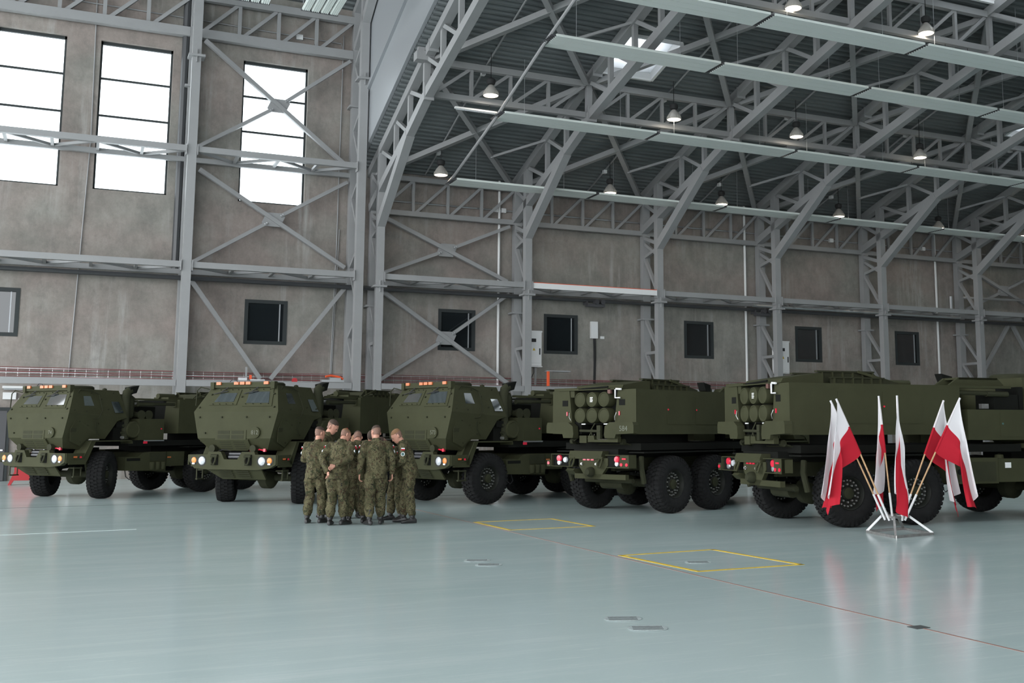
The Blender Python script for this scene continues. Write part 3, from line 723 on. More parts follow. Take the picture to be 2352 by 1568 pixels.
# lower wall at the left: door, boxes, fluorescent fitting, red block
d = thing('door_1', None, None, (-12.5, -.02, 0)); tag(d, kind='structure')
MB().box(-.6, .62, -.06, .02, 0, 2.45).build('door_frame', M['frame'], d); MB().box(-.5, .52, -.08, -.05, .02, 2.33).build('door_leaf', M['steel_dark'], d); MB().box(.38, .46, -.12, -.08, 1.0, 1.05).build('door_handle', M['galv'], d)
o = thing('strip_light', 'white strip light under the low rail beside the dark door', 'strip light', (-11.4, -.065, 3.05), group='strip lights')
MB().box(-.78, .78, -.06, .06, .04, .12).build('housing', M['white'], o); MB().tube((-.74, 0, .015), (.74, 0, .015), .025, 8).build('tube', M['lens'], o)
for i, (x0, x1, z0, z1) in enumerate(((-12.15, -11.75, 2.72, 2.95), (-11.68, -11.2, 2.35, 2.75), (-10.9, -10.45, 2.72, 3.0), (-10.3, -9.9, 2.75, 2.98))):
    tag(MB().box(x0, x1, -.12, 0, z0, z1).build('switch_box', M['white']), 'pale switch box on the lower wall, %s from the dark door' % ORD[i], 'switch box', 'switch boxes by the dark door')
for i, x in enumerate((-11.1, -10.8, -10.0)):
    pipe('wall_conduit', [(x, -.05, 3.1), (x, -.05, .8)], .025, M['galv'], 'short conduit on the lower wall, %s from the dark door' % ORD[i], 'conduit', group='short conduits by the dark door')
pipe('air_pipe', [(-9.3, -.53, 2.45), (-6.9, -.53, 2.4), (0, -.53, 2.4)], .06, M['galv'], 'grey pipe along the lower wall behind the trucks')
o = thing('red_stand', 'red metal stand on the floor beside the dark door', 'stand', (-11.4, -2.9, 0))
MB().prism([(-.28, 0), (-.2, 0), (-.12, .14), (.5, .14), (.58, 0), (.66, 0), (.6, .3), (.3, 1.0), (-.12, 1.0), (-.12, .4)], 'y', -.2, .2).build('body', M['red'], o)
MB().box(-.1, .3, -.22, .22, .98, 1.02).build('cap', M['red'], o)

# ================================================================== FLOOR MARKINGS
def strip(name, p, q, wd, mt, lab, cat, grp=None, z=.003):
    p, q = Vector((*p, 0)), Vector((*q, 0)); d = (q-p).normalized(); a = Vector((-d.y, d.x, 0))*wd/2
    return MB().plate([p-a, q-a, q+a, p+a], z, 0)
tag(strip('', (-30, -14.9), (43, -12.8), .035, None, '', '').build('floor_joint', M['joint']), 'dark expansion joint across the floor beneath the trucks', 'floor joint')
tag(strip('', (-3.165, -17), (-3.18, -55), .022, None, '', '').build('floor_joint', M['redjoint']), 'thin reddish joint in the floor running past the yellow squares', 'floor joint')
for lab, c in (('yellow painted square on the floor, the one nearer the trucks', [(-3.07, -22.15), (-1.5, -22.05), (-1.46, -23.85), (-3.06, -23.93)]), ('yellow painted square on the floor with an oval cover inside', [(-3.06, -28.08), (-1.55, -27.98), (-1.45, -29.93), (-2.97, -29.96)])):
    b = MB()
    for k in range(4):
        p, q = Vector((*c[k], 0)), Vector((*c[(k+1) % 4], 0)); d = (q-p).normalized(); a = Vector((-d.y, d.x, 0))*.032
        b.plate([p-a-d*.03, q-a+d*.03, q+a+d*.03, p+a-d*.03], .003, 0)
    tag(b.build('floor_marking', M['yellow']), lab, 'floor marking')
for i, (x, y) in enumerate(((-5.01, -27.79), (-5.03, -28.29), (-5.28, -32.5), (-5.3, -33.01), (-2.51, -29.18))):
    o = thing('floor_cover', ['oval metal tie-down cover in the floor near the soldiers, first of a pair', 'oval metal tie-down cover in the floor near the soldiers, second of the pair', 'slotted oval metal cover alone in the open floor, first of a pair', 'slotted oval metal cover alone in the open floor, second of the pair', 'oval metal cover inside the yellow square'][i], 'floor cover', (x, y, 0), math.radians(-22))
    pts = []
    for k in range(28):
        a = 2*PI*k/28; c, s = math.cos(a), math.sin(a)
        pts.append((.17*math.copysign(abs(c)**.7, c), .125*math.copysign(abs(s)**.7, s), .002))
    MB().plate(pts, .003, 0).build('lid', M['cover'], o)
    for dy in (-.06, 0, .06):
        MB().box(-.13, .13, dy-.008, dy+.008, .002, .007).build('slot', M['joint'], o)
tag(MB().box(-3.25, -3.1, -34.02, -33.9, 0, .006).build('floor_plate', M['joint']), 'small black plate on the reddish floor joint', 'floor plate')
tag(strip('', (-14, -21.55), (-8.8, -21.05), .035, None, '', '').build('floor_scuff', mat('pale_scuff', (.56, .65, .645), .3)), 'faint pale scuff line on the floor before the trucks', 'floor mark')

# ================================================================== TRUCKS  (x forward, y left, z up; front axle at x=0)
def text_obj(name, body, size, mt, parent, mat4, extrude=.003):
    cu = bpy.data.curves.new('t', 'FONT'); cu.body = body; cu.size = size; cu.align_x = 'CENTER'; cu.align_y = 'CENTER'; cu.extrude = extrude
    t = bpy.data.objects.new('t', cu); COL.objects.link(t); bpy.context.view_layer.update()
    me = bpy.data.meshes.new_from_object(t.evaluated_get(bpy.context.evaluated_depsgraph_get())); bpy.data.objects.remove(t)
    me.materials.clear(); me.materials.append(mt)
    o = bpy.data.objects.new(name, me); link(o, parent); o.matrix_local = mat4; return o
def axes(xa, ya, za, loc):
    mm = Matrix.Identity(4)
    for i in range(3): mm[i][0] = xa[i]; mm[i][1] = ya[i]; mm[i][2] = za[i]; mm[i][3] = loc[i]
    return mm
M['chalkpaint'] = mat('pale_numerals', (.12, .125, .09), .7)
OL, OD, DK = M['olive'], M['olive2'], M['dark']
TW = 1.05; RT = .585
def tire_mesh():
    b = MB()
    prof = [(-.15, .29), (-.19, .33), (-.205, .42), (-.195, .51), (-.16, .552), (-.08, .56), (.08, .56), (.16, .552), (.195, .51), (.205, .42), (.19, .33), (.15, .29)]
    b.lathe(prof, 'y', n=48)
    n = 38
    for k in range(n):
        for row, (y0, y1, off) in enumerate(((-.19, -.085, 0), (-.075, .0, .5), (.0, .075, 0), (.085, .19, .5))):
            a = 2*PI*(k+off+(.18 if row in (1, 2) else 0))/n; da = .62*PI/n
            vs = []
            for r in (.545, RT):
                sh = .0 if r < .56 else .012
                for aa, yy in ((a-da, y0+(sh if row == 0 else 0)), (a+da, y0+(sh if row == 0 else 0)), (a+da*(.8 if row % 2 else 1.1), y1-(sh if row == 3 else 0)), (a-da*(1.1 if row % 2 else .8), y1-(sh if row == 3 else 0))):
                    rr = r-(.02 if r > .56 and abs(yy) > .15 else 0)
                    vs.append((rr*math.cos(aa), yy, rr*math.sin(aa)))
            b.add(vs, [(3, 2, 1, 0), (4, 5, 6, 7), (0, 1, 5, 4), (1, 2, 6, 5), (2, 3, 7, 6), (3, 0, 4, 7)])
        for sd in (-1, 1):   # shoulder blocks
            a = 2*PI*(k+(.5 if sd > 0 else 0))/n; da = .5*PI/n
            vs = []
            for r, yo in ((.47, .198), (.555, .178)):
                for aa in (a-da, a+da):
                    vs += [(r*math.cos(aa), sd*(yo-.02), r*math.sin(aa)), (r*math.cos(aa), sd*(yo+.014), r*math.sin(aa))]
            b.add(vs, [(0, 1, 3, 2), (4, 6, 7, 5), (0, 4, 5, 1), (2, 3, 7, 6), (1, 5, 7, 3), (0, 2, 6, 4)])
    return b.mesh('tire', M['tire'], True)
TIRE = tire_mesh()
RIM = MB().lathe([(-.15, .30), (.15, .30), (.165, .285), (.15, .27), (.06, .25), (.04, .21), (.05, .13), (.085, .12), (.10, .10), (.10, 0)], 'y', n=32).mesh('rim', M['rim'], True)
HUB = MB().lathe([(.09, .105), (.125, .10), (.135, .085), (.135, 0)], 'y', n=20).mesh('hub', OD, True)
bb = MB()
for k in range(20):
    a = 2*PI*k/20; bb.tube((.225*math.cos(a), .04, .225*math.sin(a)), (.225*math.cos(a), .078, .225*math.sin(a)), .0155, 6)
for k in range(10):
    a = 2*PI*(k+.5)/10; bb.tube((.155*math.cos(a), .04, .155*math.sin(a)), (.155*math.cos(a), .085, .155*math.sin(a)), .017, 6)
BOLTS = bb.mesh('wheel_bolts', M['bolt'])
def wheel(root, x, side, steer=0):
    o = bpy.data.objects.new('wheel', TIRE); link(o, root); o.location = (x, side*TW, RT); o.rotation_euler = (0, random.random()*0, (0 if side > 0 else PI)+steer)
    for nm, me in (('rim', RIM), ('hub', HUB), ('wheel_bolts', BOLTS)):
        x_ = link(bpy.data.objects.new(nm, me), o)
        if nm == 'wheel_bolts': x_['kind'] = 'stuff'

# cab outline: (x, z, half width)
CP = [(.82, 2.70, .90), (1.13, 2.10, 1.16), (1.15, 1.50, 1.0), (.97, 1.25, .80), (.62, 1.22, .95), (.44, 1.47, 1.06), (.0, 1.47, 1.08), (-.32, 1.92, 1.12), (-.60, 2.0, 1.13), (-.56, 2.36, 1.02), (-.50, 2.69, .88)]
def ws(y, z, out=0.0):      # point on windscreen plane
    t = (z-2.10)/.60; x = 1.13+(.82-1.13)*t
    return (x+out*.888, y, z+out*.459)
def fr(y, z, out=0.0):      # lower front plane
    return (1.13+(2.10-z)/.60*.02+out, y, z)
def sd(x, z, s, out=0.0):   # upper side plane
    t = (z-2.05)/.65; y = 1.155+(.89-1.155)*max(0, t)
    return (x, s*(y+out*.92), z+out*.38)
def sl(x, z, s, out=0.0):   # lower side plane
    y = 1.15-(2.05-z)*.14
    return (x, s*(y+out), z)
def flip(pts, s): return pts if s > 0 else pts[::-1]

def make_cab(root):
    b = MB(); n = len(CP)
    vs = [(x, w, z) for x, z, w in CP]+[(x, -w, z) for x, z, w in CP]
    fs = [(i, (i+1) % n, (i+1) % n+n, i+n) for i in range(n)]
    up = (0, 1, 8, 9, 10); lo1 = (1, 2, 3, 4, 5); lo2 = (1, 5, 6, 7, 8)
    for f in (up, lo1, lo2):
        fs.append(tuple(f)); fs.append(tuple(i+n for i in reversed(f)))
    b.add(vs, fs)
    cab = b.build('cab', OL, root)
    # windscreen halves: proud frame plates and panes (right half then left half of the truck)
    for yA, yB, zt, zb in ((-.74, -.08, 2.575, 2.25), (.16, .90, 2.60, 2.22)):
        k = .86 if yA < 0 else .90
        MB().plate([ws(yA*1.03-.03, zb), ws(yB+.04, zb), ws(yB*k+.03, zt+.03), ws(yA*k-.03, zt+.03)], .014).build('windscreen_frame', OL, cab)
        MB().plate([ws(yA+.06, zb+.07, .012), ws(yB-.06, zb+.07, .012), ws(yB*k-.05, zt-.05, .012), ws(yA*k+.06, zt-.05, .012)], .008).build('windscreen', M['windscreen'], cab)
    bo = MB()
    def bolt(p, d, r=.022):
        p = Vector(p); d = Vector(d).normalized(); bo.tube(p-d*.005, p+d*.028, r, 6)
    nf, nw = (1, 0, .03), (.888, 0, .459)
    for y in (-.98, -.36, .32, .94): bolt(fr(y, 1.98), nf)
    for y, z in ((-1.04, 2.2), (1.02, 2.2), (-.83, 2.5), (.90, 2.5), (.04, 2.44)): bolt(ws(y, z), nw)
    bolt(fr(-.80, 1.62), nf)
    for yA, yB in ((-.74, -.08), (.16, .90)):
        for t in (.08, .36, .64, .92): bolt(ws(yA+(yB-yA)*t, 2.27, .014), nw, .009); bolt(ws((yA+(yB-yA)*t)*.9, 2.60, .012), nw, .009)
    for s in (1, -1):
        for x, z in ((.62, 2.14), (.36, 2.6), (-.05, 2.2), (-.3, 2.62), (-.42, 2.18), (.1, 2.45), (.95, 2.16)): bolt(sd(x, z, s), (0, s, .4), .018)
        for x, z in ((.8, 1.9), (.55, 1.8), (.25, 1.85), (.7, 1.4), (.3, 1.6)): bolt(sl(x, z, s), (0, s, -.1), .014)
    tag(bo.build('cab_bolts', OD, cab), kind='stuff')
    # grille, lower grille, number disc
    g = MB()
    MB().plate([fr(-.50, 1.47), fr(.34, 1.47), fr(.34, 1.69), fr(-.50, 1.69)], .010).build('grille_plate', OL, cab)
    for y0 in (-.44, -.06):
        for z0, z1 in ((1.49, 1.575), (1.60, 1.675)):
            MB().plate([fr(y0, z0, .008), fr(y0+.33, z0, .008), fr(y0+.33, z1, .008), fr(y0, z1, .008)], .006).build('grille_vent', OD, cab)
    def chin(y, z, out=0):
        t = (1.50-z)/.25; return (1.15-.18*t+out*.8, y, z-out*.55)
    lg = MB().plate([chin(-.40, 1.24), chin(.28, 1.24), chin(.40, 1.33), chin(.40, 1.485), chin(-.52, 1.485), chin(-.52, 1.33)], .035).build('lower_grille', OL, cab)
    for y0 in (-.40, -.02):
        for k in range(4):
            z = 1.275+k*.05
            MB().plate([chin(y0, z, .035), chin(y0+.30, z, .035), chin(y0+.30, z+.022, .035), chin(y0, z+.022, .035)], .004).build('louvre', OD, cab)
    for y in (-.62, .50): MB().lathe([(.98, 0), (.98, .085), (1.12, .085), (1.12, 0)], 'x', (0, y, 1.27), 14).build('vent_pipe', OD, cab, True)
    disc = MB().lathe([(1.13, .0), (1.13, .125), (1.185, .125), (1.19, .11), (1.19, 0)], 'x', (0, .60, 1.63), 24).build('number_disc', OL, cab, True)
    # roof: light bar, marker lights, hatch
    MB().box(.80, .90, -.88, .88, 2.66, 2.78).build('roof_bar', OL, cab)
    for y in (-.66, -.165, 0, .165, .66): MB().box(.895, .935, y-.062, y+.062, 2.725, 2.79).build('marker_light', M['marker'], cab)
    for y in (-.84, .84): MB().box(.82, .93, y-.05, y+.05, 2.63, 2.79).build('lifting_eye', OL, cab)
    MB().lathe([(2.68, .48), (2.77, .48), (2.80, .44), (2.80, 0)], 'z', (.18, .05, 0), 28).build('roof_hatch', OD, cab, True)
    MB().lathe([(2.68, .06), (2.74, .05), (2.76, 0)], 'z', (-.3, .6, 0), 8).build('roof_knob', OD, cab, True)
    for s, y0 in ((-1, -.34), (1, .50)):
        MB().path([ws(y0, 2.70, .05), ws(y0-.22, 2.53, .05)], .012, 6).path([ws(y0-.42, 2.50, .035), ws(y0-.22, 2.53, .05), ws(y0-.05, 2.56, .035)], .010, 6).build('wiper', M['black'], cab, True)
    MB().path([ws(-.95, 2.62, .02), (.95, -1.14, 2.68), (.98, -1.22, 2.6), (1.0, -1.22, 2.25)], .013, 6).build('mirror_arm', OD, cab, True)
    MB().path([(.93, -.34, 2.79), (.93, -.28, 2.84), (.93, -.16, 2.83), (.93, -.12, 2.77)], .008, 6).build('aerial_cable', M['black'], cab, True)
    # sides
    for s in (1, -1):
        P = lambda *a: sd(*a)
        MB().plate(flip([P(.70, 2.22, s), P(.66, 2.58, s), P(.36, 2.58, s), P(.30, 2.22, s)], -s), .010).build('door_window_frame', OL, cab)
        MB().plate(flip([P(.64, 2.28, s, .008), P(.61, 2.52, s, .008), P(.40, 2.52, s, .008), P(.36, 2.28, s, .008)], -s), .006).build('door_window', M['windscreen'], cab)
        MB().plate(flip([P(-.22, 2.12, s), P(-.18, 2.40, s), P(-.40, 2.40, s), P(-.48, 2.12, s)], -s), .008).build('rear_window', M['windscreen'], cab)
        MB().path([P(.74, 2.60, s, .01), P(.70, 2.66, s, .05), P(.40, 2.64, s, .06), P(.18, 2.55, s, .06), P(.18, 2.15, s, .06), sl(.30, 1.98, s, .05), sl(.42, 1.96, s, .0)], .012, 6).build('grab_rail', OD, cab, True)
        # door panel outline and latch
        d = MB().plate(flip([sl(.86, 2.06, s), sl(.16, 2.06, s), sl(.10, 1.62, s), sl(.46, 1.52, s), sl(.70, 1.30, s), sl(.98, 1.42, s), sl(1.02, 1.7, s)], s), .008).build('door_panel', OL, cab)
        MB().plate(flip([sl(1.02, 1.64, s, .008), sl(.86, 1.64, s, .008), sl(.86, 1.73, s, .008), sl(1.02, 1.73, s, .008)], -s), .012).build('door_latch', OD, cab)
        MB().path([sl(.35, 1.9, s, .03), sl(.33, 1.7, s, .03), sl(.2, 1.55, s, .03)], .010, 5).build('door_handle', OD, cab, True)
        # mudguard
        mg = MB()
        pts = [(.98, 1.0), (.72, 1.02), (.50, 1.43), (-.70, 1.43), (-.72, 1.37)]
        o_, i_ = 1.24, .80
        for (xa, za), (xb, zb) in zip(pts, pts[1:]):
            mg.add([(xa, s*i_, za), (xa, s*o_, za), (xb, s*o_, zb), (xb, s*i_, zb), (xa, s*i_, za-.025), (xa, s*o_, za-.025), (xb, s*o_, zb-.025), (xb, s*i_, zb-.025)], [(0, 1, 2, 3), (7, 6, 5, 4), (0, 4, 5, 1), (1, 5, 6, 2), (2, 6, 7, 3), (3, 7, 4, 0)])
        mg.prism([(.72, 1.02), (.50, 1.43), (.36, 1.43), (.60, .92), (.72, .90)], 'y', s*1.0, s*1.22)
        mg.build('mudguard', OL, root)
        MB().box(.66, .98, s*.98, s*1.22, .98, 1.04).box(.7, .92, s*1.0, s*1.2, .76, .79).bar((.72, s*1.18, .58), (.72, s*1.18, .8), .015, .03).bar((.92, s*1.18, .58), (.92, s*1.18, .8), .015, .03).box(.70, .94, s*1.14, s*1.2, .55, .58).build('step', OD, root)
    return cab, disc

def make_bumper(root):
    # front outline in (y, z) with winch notch
    out = [(-1.20, 1.13), (-.66, 1.14), (-.64, 1.20), (-.30, 1.20), (-.20, 1.03), (.16, 1.03), (.28, 1.20), (.62, 1.20), (.64, 1.14), (1.20, 1.13), (1.20, .92), (1.04, .84), (.70, .80), (-.70, .80), (-1.02, .82), (-1.20, 1.0)]
    bp = MB().prism(out, 'x', 1.08, 1.20)
    for s in (-1, 1):
        bp.prism([(1.08, 1.13), (1.18, 1.13), (1.18, .90), (1.08, .90)], 'y', s*1.20, s*1.225)
        bp.box(.62, 1.08, s*1.16, s*1.22, .86, 1.13)
    bp = bp.build('front_bumper', OL, root)
    for s in (-1, 1):
        h = MB().lathe([(1.18, .0), (1.18, .115), (1.205, .122), (1.205, .10)], 'x', (0, s*.82, .995), 28).build('headlight_bezel', M['black'], bp, True)
        MB().lathe([(1.195, .098), (1.208, .085), (1.222, .05), (1.226, 0)], 'x', (0, s*.82, .995), 24).build('headlight', M['lens'], bp, True)
        MB().lathe([(1.18, 0), (1.18, .098), (1.205, .098), (1.205, .0)], 'x', (0, s*1.035, .995), 24).build('signal_bezel', M['black'], bp, True)
        MB().lathe([(1.20, .075), (1.215, .06), (1.22, 0)], 'x', (0, s*1.035, 1.005), 20).build('turn_signal', M['amber'], bp, True)
        MB().box(1.205, 1.222, s*1.035-.035, s*1.035+.035, .915, .945).build('blackout_light', M['galv'], bp)
        # recessed tow shackle
        MB().box(1.195, 1.203, s*.46-.10, s*.46+.10, .90, 1.14).build('shackle_recess', DK, bp)
        MB().path([(1.22, s*.46-.045, 1.10), (1.25, s*.46-.06, 1.0), (1.26, s*.46-.03, .92), (1.26, s*.46+.03, .92), (1.25, s*.46+.06, 1.0), (1.22, s*.46+.045, 1.10)], .024, 8).tube((1.22, s*.46-.09, 1.10), (1.22, s*.46+.09, 1.10), .034, 8).build('tow_shackle', OD, bp, True)
        MB().box(.88, .98, s*1.225, s*1.232, 1.02, 1.06).build('side_marker', M['marker'], bp)
        MB().lathe([(s*1.222, 0), (s*1.222, .028), (s*1.236, .028), (s*1.236, 0)], 'y', (.78, 0, 1.03), 12).build('side_reflector', M['redlens'] if s > 0 else M['marker'], bp, True)
    MB().tube((1.08, -.16, 1.08), (1.08, .16, 1.08), .035, 10).tube((1.06, -.16, 1.15), (1.06, .16, 1.15), .03, 10).build('winch_roller', M['steel_dark'], bp, True)
    MB().path([(1.0, .35, 1.22), (1.0, .6, 1.25), (.98, .72, 1.23)], .018, 6).box(.95, 1.0, .70, .76, 1.2, 1.27).build('red_air_hose', M['redlens'], bp, True)
    MB().path([(1.0, -.5, 1.22), (1.0, -.35, 1.25), (.98, -.2, 1.22)], .014, 6).build('air_hose', M['black'], bp, True)
    sk = MB().plate([(1.16, -.72, .84), (1.16, .78, .84), (.96, .78, .58), (.96, -.40, .58), (1.12, -.74, .80)], .03).build('skid_plate', OL, bp)
    for y0 in (-.40, .06):
        for k in range(4):
            z0 = .64+k*.045; x0 = .96+(z0-.58)*.77; x1 = .96+(z0+.02-.58)*.77
            MB().plate([(x0+.026, y0, z0-.02), (x0+.026, y0+.38, z0-.02), (x1+.026, y0+.38, z0), (x1+.026, y0, z0)], .006).build('skid_slot', OD, sk if False else bp)
    return bp

def make_truck():
    t = thing('rocket_launcher_truck', 'x', 'truck')
    # chassis
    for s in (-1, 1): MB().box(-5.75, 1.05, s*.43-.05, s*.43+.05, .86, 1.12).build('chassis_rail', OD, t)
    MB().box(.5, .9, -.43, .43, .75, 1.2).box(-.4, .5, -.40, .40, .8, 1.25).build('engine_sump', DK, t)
    for x in (0, -3.29, -4.72):
        MB().tube((x, -.95, RT), (x, .95, RT), .085, 10).lathe([(-.24, .0), (-.22, .12), (-.1, .24), (.1, .24), (.22, .12), (.24, 0)], 'y', (x, .12, RT-.02), 16).build('axle', OD, t, True)
        for s in (-1, 1):
            MB().bar((x-.55, s*.5, .80), (x, s*.5, .72), .08, .05).bar((x, s*.5, .72), (x+.55, s*.5, .80), .08, .05).build('leaf_spring', DK, t)
        for s in (-1, 1): wheel(t, x, s)
    MB().tube((-.3, 0, .75), (-3.1, .1, .62), .06, 8).build('drive_shaft', DK, t, True)
    for s in (-1, 1): MB().tube((.15, s*.72, .62), (.25, s*.68, 1.15), .05, 8).build('shock_absorber', OD, t, True)
    cab, disc = make_cab(t); make_bumper(t)
    # bed under launcher, rear fender strips
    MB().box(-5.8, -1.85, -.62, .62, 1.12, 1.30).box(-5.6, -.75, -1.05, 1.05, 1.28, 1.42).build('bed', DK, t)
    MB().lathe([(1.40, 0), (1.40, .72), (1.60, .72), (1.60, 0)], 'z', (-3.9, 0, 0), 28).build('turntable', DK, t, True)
    for s in (-1, 1):
        MB().box(-5.7, -2.6, s*.82, s*1.22, 1.225, 1.25).build('rear_mudguard', DK, t)
        if s > 0:
            MB().bar((-1.1, s*1.20, 1.415), (-1.75, s*1.20, 1.415), .015, .03).build('reflective_strip', M['galv'], t)
            MB().box(-1.2, -1.08, s*1.2, s*1.215, 1.34, 1.40).build('red_reflector', M['redlens'], t)
    # --- left side: intake stack, air cleaner, boxes
    ex = MB().path([(-.66, .98, 1.45), (-.66, .98, 2.3), (-.66, .97, 2.52), (-.70, .95, 2.64), (-.80, .95, 2.70)], [.11, .10, .105, .11, .11], 14)
    ex.build('exhaust_stack', OD, t, True)
    MB().prism([(-.74, 2.60), (-.72, 2.78), (-1.0, 2.84), (-.92, 2.64)], 'y', .84, 1.05).build('exhaust_mouth', DK, t)
    MB().lathe([(1.98, .10), (2.05, .15), (2.45, .16), (2.56, .12), (2.62, .0)], 'z', (-.86, .82, 0), 16).build('muffler', OD, t, True)
    MB().lathe([(.90, .0), (.90, .20), (1.10, .215), (1.13, .20), (1.13, .17), (1.12, .16), (1.12, 0)], 'y', (-.83, 0, 1.70), 28).build('air_cleaner', OL, t, True)
    MB().box(-.70, -.30, .50, 1.0, 1.42, 1.75).box(-.62, -.35, .55, 1.05, 1.75, 1.9).build('engine_bay', DK, t)
    for z in (1.5, 1.62, 1.8): MB().tube((-.55, .9, z), (-.55, 1.08, z), .035, 8).build('filter_cap', M['bolt'] if z < 1.6 else OD, t, True)
    bx = MB().box(-1.80, -.98, .55, 1.12, 1.43, 1.98).build('side_box', OL, t)
    MB().plate([(-1.20, 1.12, 1.49), (-1.20, 1.12, 1.92), (-1.74, 1.12, 1.92), (-1.74, 1.12, 1.49)], .010).build('box_door', OL, bx); MB().tube((-1.7, 1.13, 1.72), (-1.7, 1.15, 1.72), .02, 8).build('box_lock', M['redlens'], bx)
    for x in (-1.12, -1.36): MB().lathe([(.70, 0), (.70, .11), (.74, .11), (.74, .075), (1.02, .075), (1.02, .12), (1.05, .12), (1.05, 0)], 'y', (x, 0, 2.08), 20).build('cable_reel', OD, t, True)
    MB().box(-1.85, -.95, .45, .7, 1.98, 2.3).build('equipment_shelf', DK, t)
    for s in (-1, 1):
        MB().tube((-2.4, s*1.02, 2.38), (-1.06, s*1.02, 2.36), .042, 10).tube((-1.5, s*1.02, 2.36), (-1.0, s*1.02, 2.355), .055, 10).build('hydraulic_cylinder', OD, t, True)
        MB().box(-2.5, -.95, s*.95, s*1.08, 2.46, 2.51).box(-2.5, -2.2, s*.95, s*1.08, 2.3, 2.5).build('support_bar', OL, t)
        MB().tube((-1.05, s*.5, 2.37), (-1.05, s*1.05, 2.37), .03, 8).build('pivot_pin', M['bolt'], t, True)
    # --- right side boxes
    bx = MB().box(-2.05, -.72, -1.14, -.55, 1.50, 2.06).build('side_box', OL, t)
    MB().plate([(-.80, -1.14, 1.56), (-1.30, -1.14, 1.56), (-1.30, -1.14, 2.0), (-.80, -1.14, 2.0)][::-1], .010).build('box_door', OL, bx)
    MB().tube((-1.25, -1.13, 1.8), (-1.25, -1.16, 1.8), .02, 8).build('box_lock', M['patch'], bx)
    MB().box(-1.66, -1.50, -1.08, -1.0, 2.08, 2.17).build('pale_duct', M['metalraw'], t)
    MB().box(-1.3, -.7, -1.0, -.5, 2.06, 2.35).box(-.72, -.60, -1.0, -.4, 1.5, 2.5).build('equipment_shelf', DK, t)
    # --- lower chests
    ch = MB().prism([(-.62, .66), (-1.92, .62), (-1.92, 1.12), (-1.36, 1.12), (-1.15, 1.10), (-1.0, 1.0), (-.62, 1.0)], 'y', .62, 1.12).build('step_chest', OL, t)
    MB().box(-1.08, -.66, 1.10, 1.126, .90, .97).build('chest_slot', DK, ch)
    MB().box(-1.9, -1.38, 1.115, 1.135, .88, 1.10).build('chest_panel', OD, ch)
    for x in (-1.47, -1.65, -1.83): MB().lathe([(.66, 0), (.66, .07), (.70, .085), (.84, .085), (.86, .07), (.86, 0)], 'z', (x, 1.10, 0), 16).build('canister', OL, ch, True)
    MB().box(-2.55, -1.95, 1.0, 1.10, .74, 1.12).build('side_plate', OL, t); MB().box(-2.1, -1.98, 1.10, 1.108, .96, .99).build('side_marker', M['marker'], t)
    MB().path([(-.85, .85, .66), (-.84, .9, .5), (-.92, .95, .42), (-1.0, .95, .5), (-.98, .9, .66)], .012, 6).build('hanging_cable', M['black'], t, True)
    ch = MB().box(-2.42, -1.40, -1.14, -.6, .70, 1.17).build('fuel_tank', OL, t)
    MB().box(-2.36, -1.46, -1.15, -1.13, .74, 1.10).build('tank_panel', OD, ch); MB().lathe([(-1.17, 0), (-1.17, .05), (-1.12, .05)], 'y', (-2.3, 0, .92), 14).build('tank_cap', DK, ch, True)
    b2 = MB().box(-1.38, -.70, -1.12, -.6, .72, 1.15).lathe([(1.15, .09), (1.22, .08), (1.24, 0)], 'z', (-1.2, -.95, 0), 14).build('battery_box', OL, t)
    MB().box(-1.22, -1.08, -1.128, -1.12, .98, 1.08).build('white_label', M['white'], b2)
    # --- launcher
    for s in (-1, 1):
        lb = MB().prism([(.60, 1.84), (.68, 2.50), (1.17, 2.50), (1.17, 1.84), (1.17, 1.60), (.60, 1.60)] if s > 0 else [(-.60, 1.60), (-1.17, 1.60), (-1.17, 1.84), (-1.17, 2.50), (-.68, 2.50), (-.60, 1.84)], 'x', -5.88, -2.24).build('launcher_side', OL, t)
        MB().prism([(s*.43, 1.60), (s*.45, 1.76), (s*.58, 1.84), (s*1.19, 1.84), (s*1.22, 1.78), (s*1.22, 1.62), (s*.75, 1.60), (s*.72, 1.52), (s*.45, 1.52)], 'x', -6.02, -5.86).build('rear_step', OL, lb)
        MB().box(-5.885, -5.875, s*.72, s*.88, 2.18, 2.30).build('rear_window', DK, lb)
        MB().box(-5.90, -5.87, s*.735-.012, s*.735+.012, 1.98, 2.06).build('red_lever', M['redlens'], lb)
        MB().path([(-5.9, s*.62, 1.88), (-5.93, s*.64, 1.95), (-5.9, s*.66, 2.04)], .008, 5).build('latch_pin', M['bolt'], lb, True)
        for xa, xb in ((-4.9, -4.05), (-3.95, -3.1)):
            pts = [(xa, s*1.17, 1.80), (xb, s*1.17, 1.80), (xb, s*1.17, 2.36), (xa, s*1.17, 2.36)]
            MB().plate(flip(pts, -s), .008).build('access_panel', OL, lb)
            MB().tube((xa+.02, s*1.17, 2.1), (xa+.02, s*1.19, 2.1), .018, 8).build('panel_lock', M['redlens'], lb)
        MB().box(-5.8, -2.3, s*.40, s*.60, 1.60, 1.86).build('pod_rail', DK, t)
        for k in (0, 1): MB().path([(-5.75, s*(.5+.06*k), 1.56), (-5.82, s*(.6+.06*k), 1.46), (-5.6, s*(.66+.06*k), 1.40)], .016, 6).build('rear_hose', OD, t, True)
        MB().lathe([(s*.66, 0), (s*.66, .06), (s*.74, .06), (s*.74, 0)], 'y', (-5.75, 0, 1.45), 14).build('pivot_boss', OD, t, True)
    MB().box(-5.72, -2.4, -.56, .56, 1.80, 2.50).build('rocket_pod', DK, t)
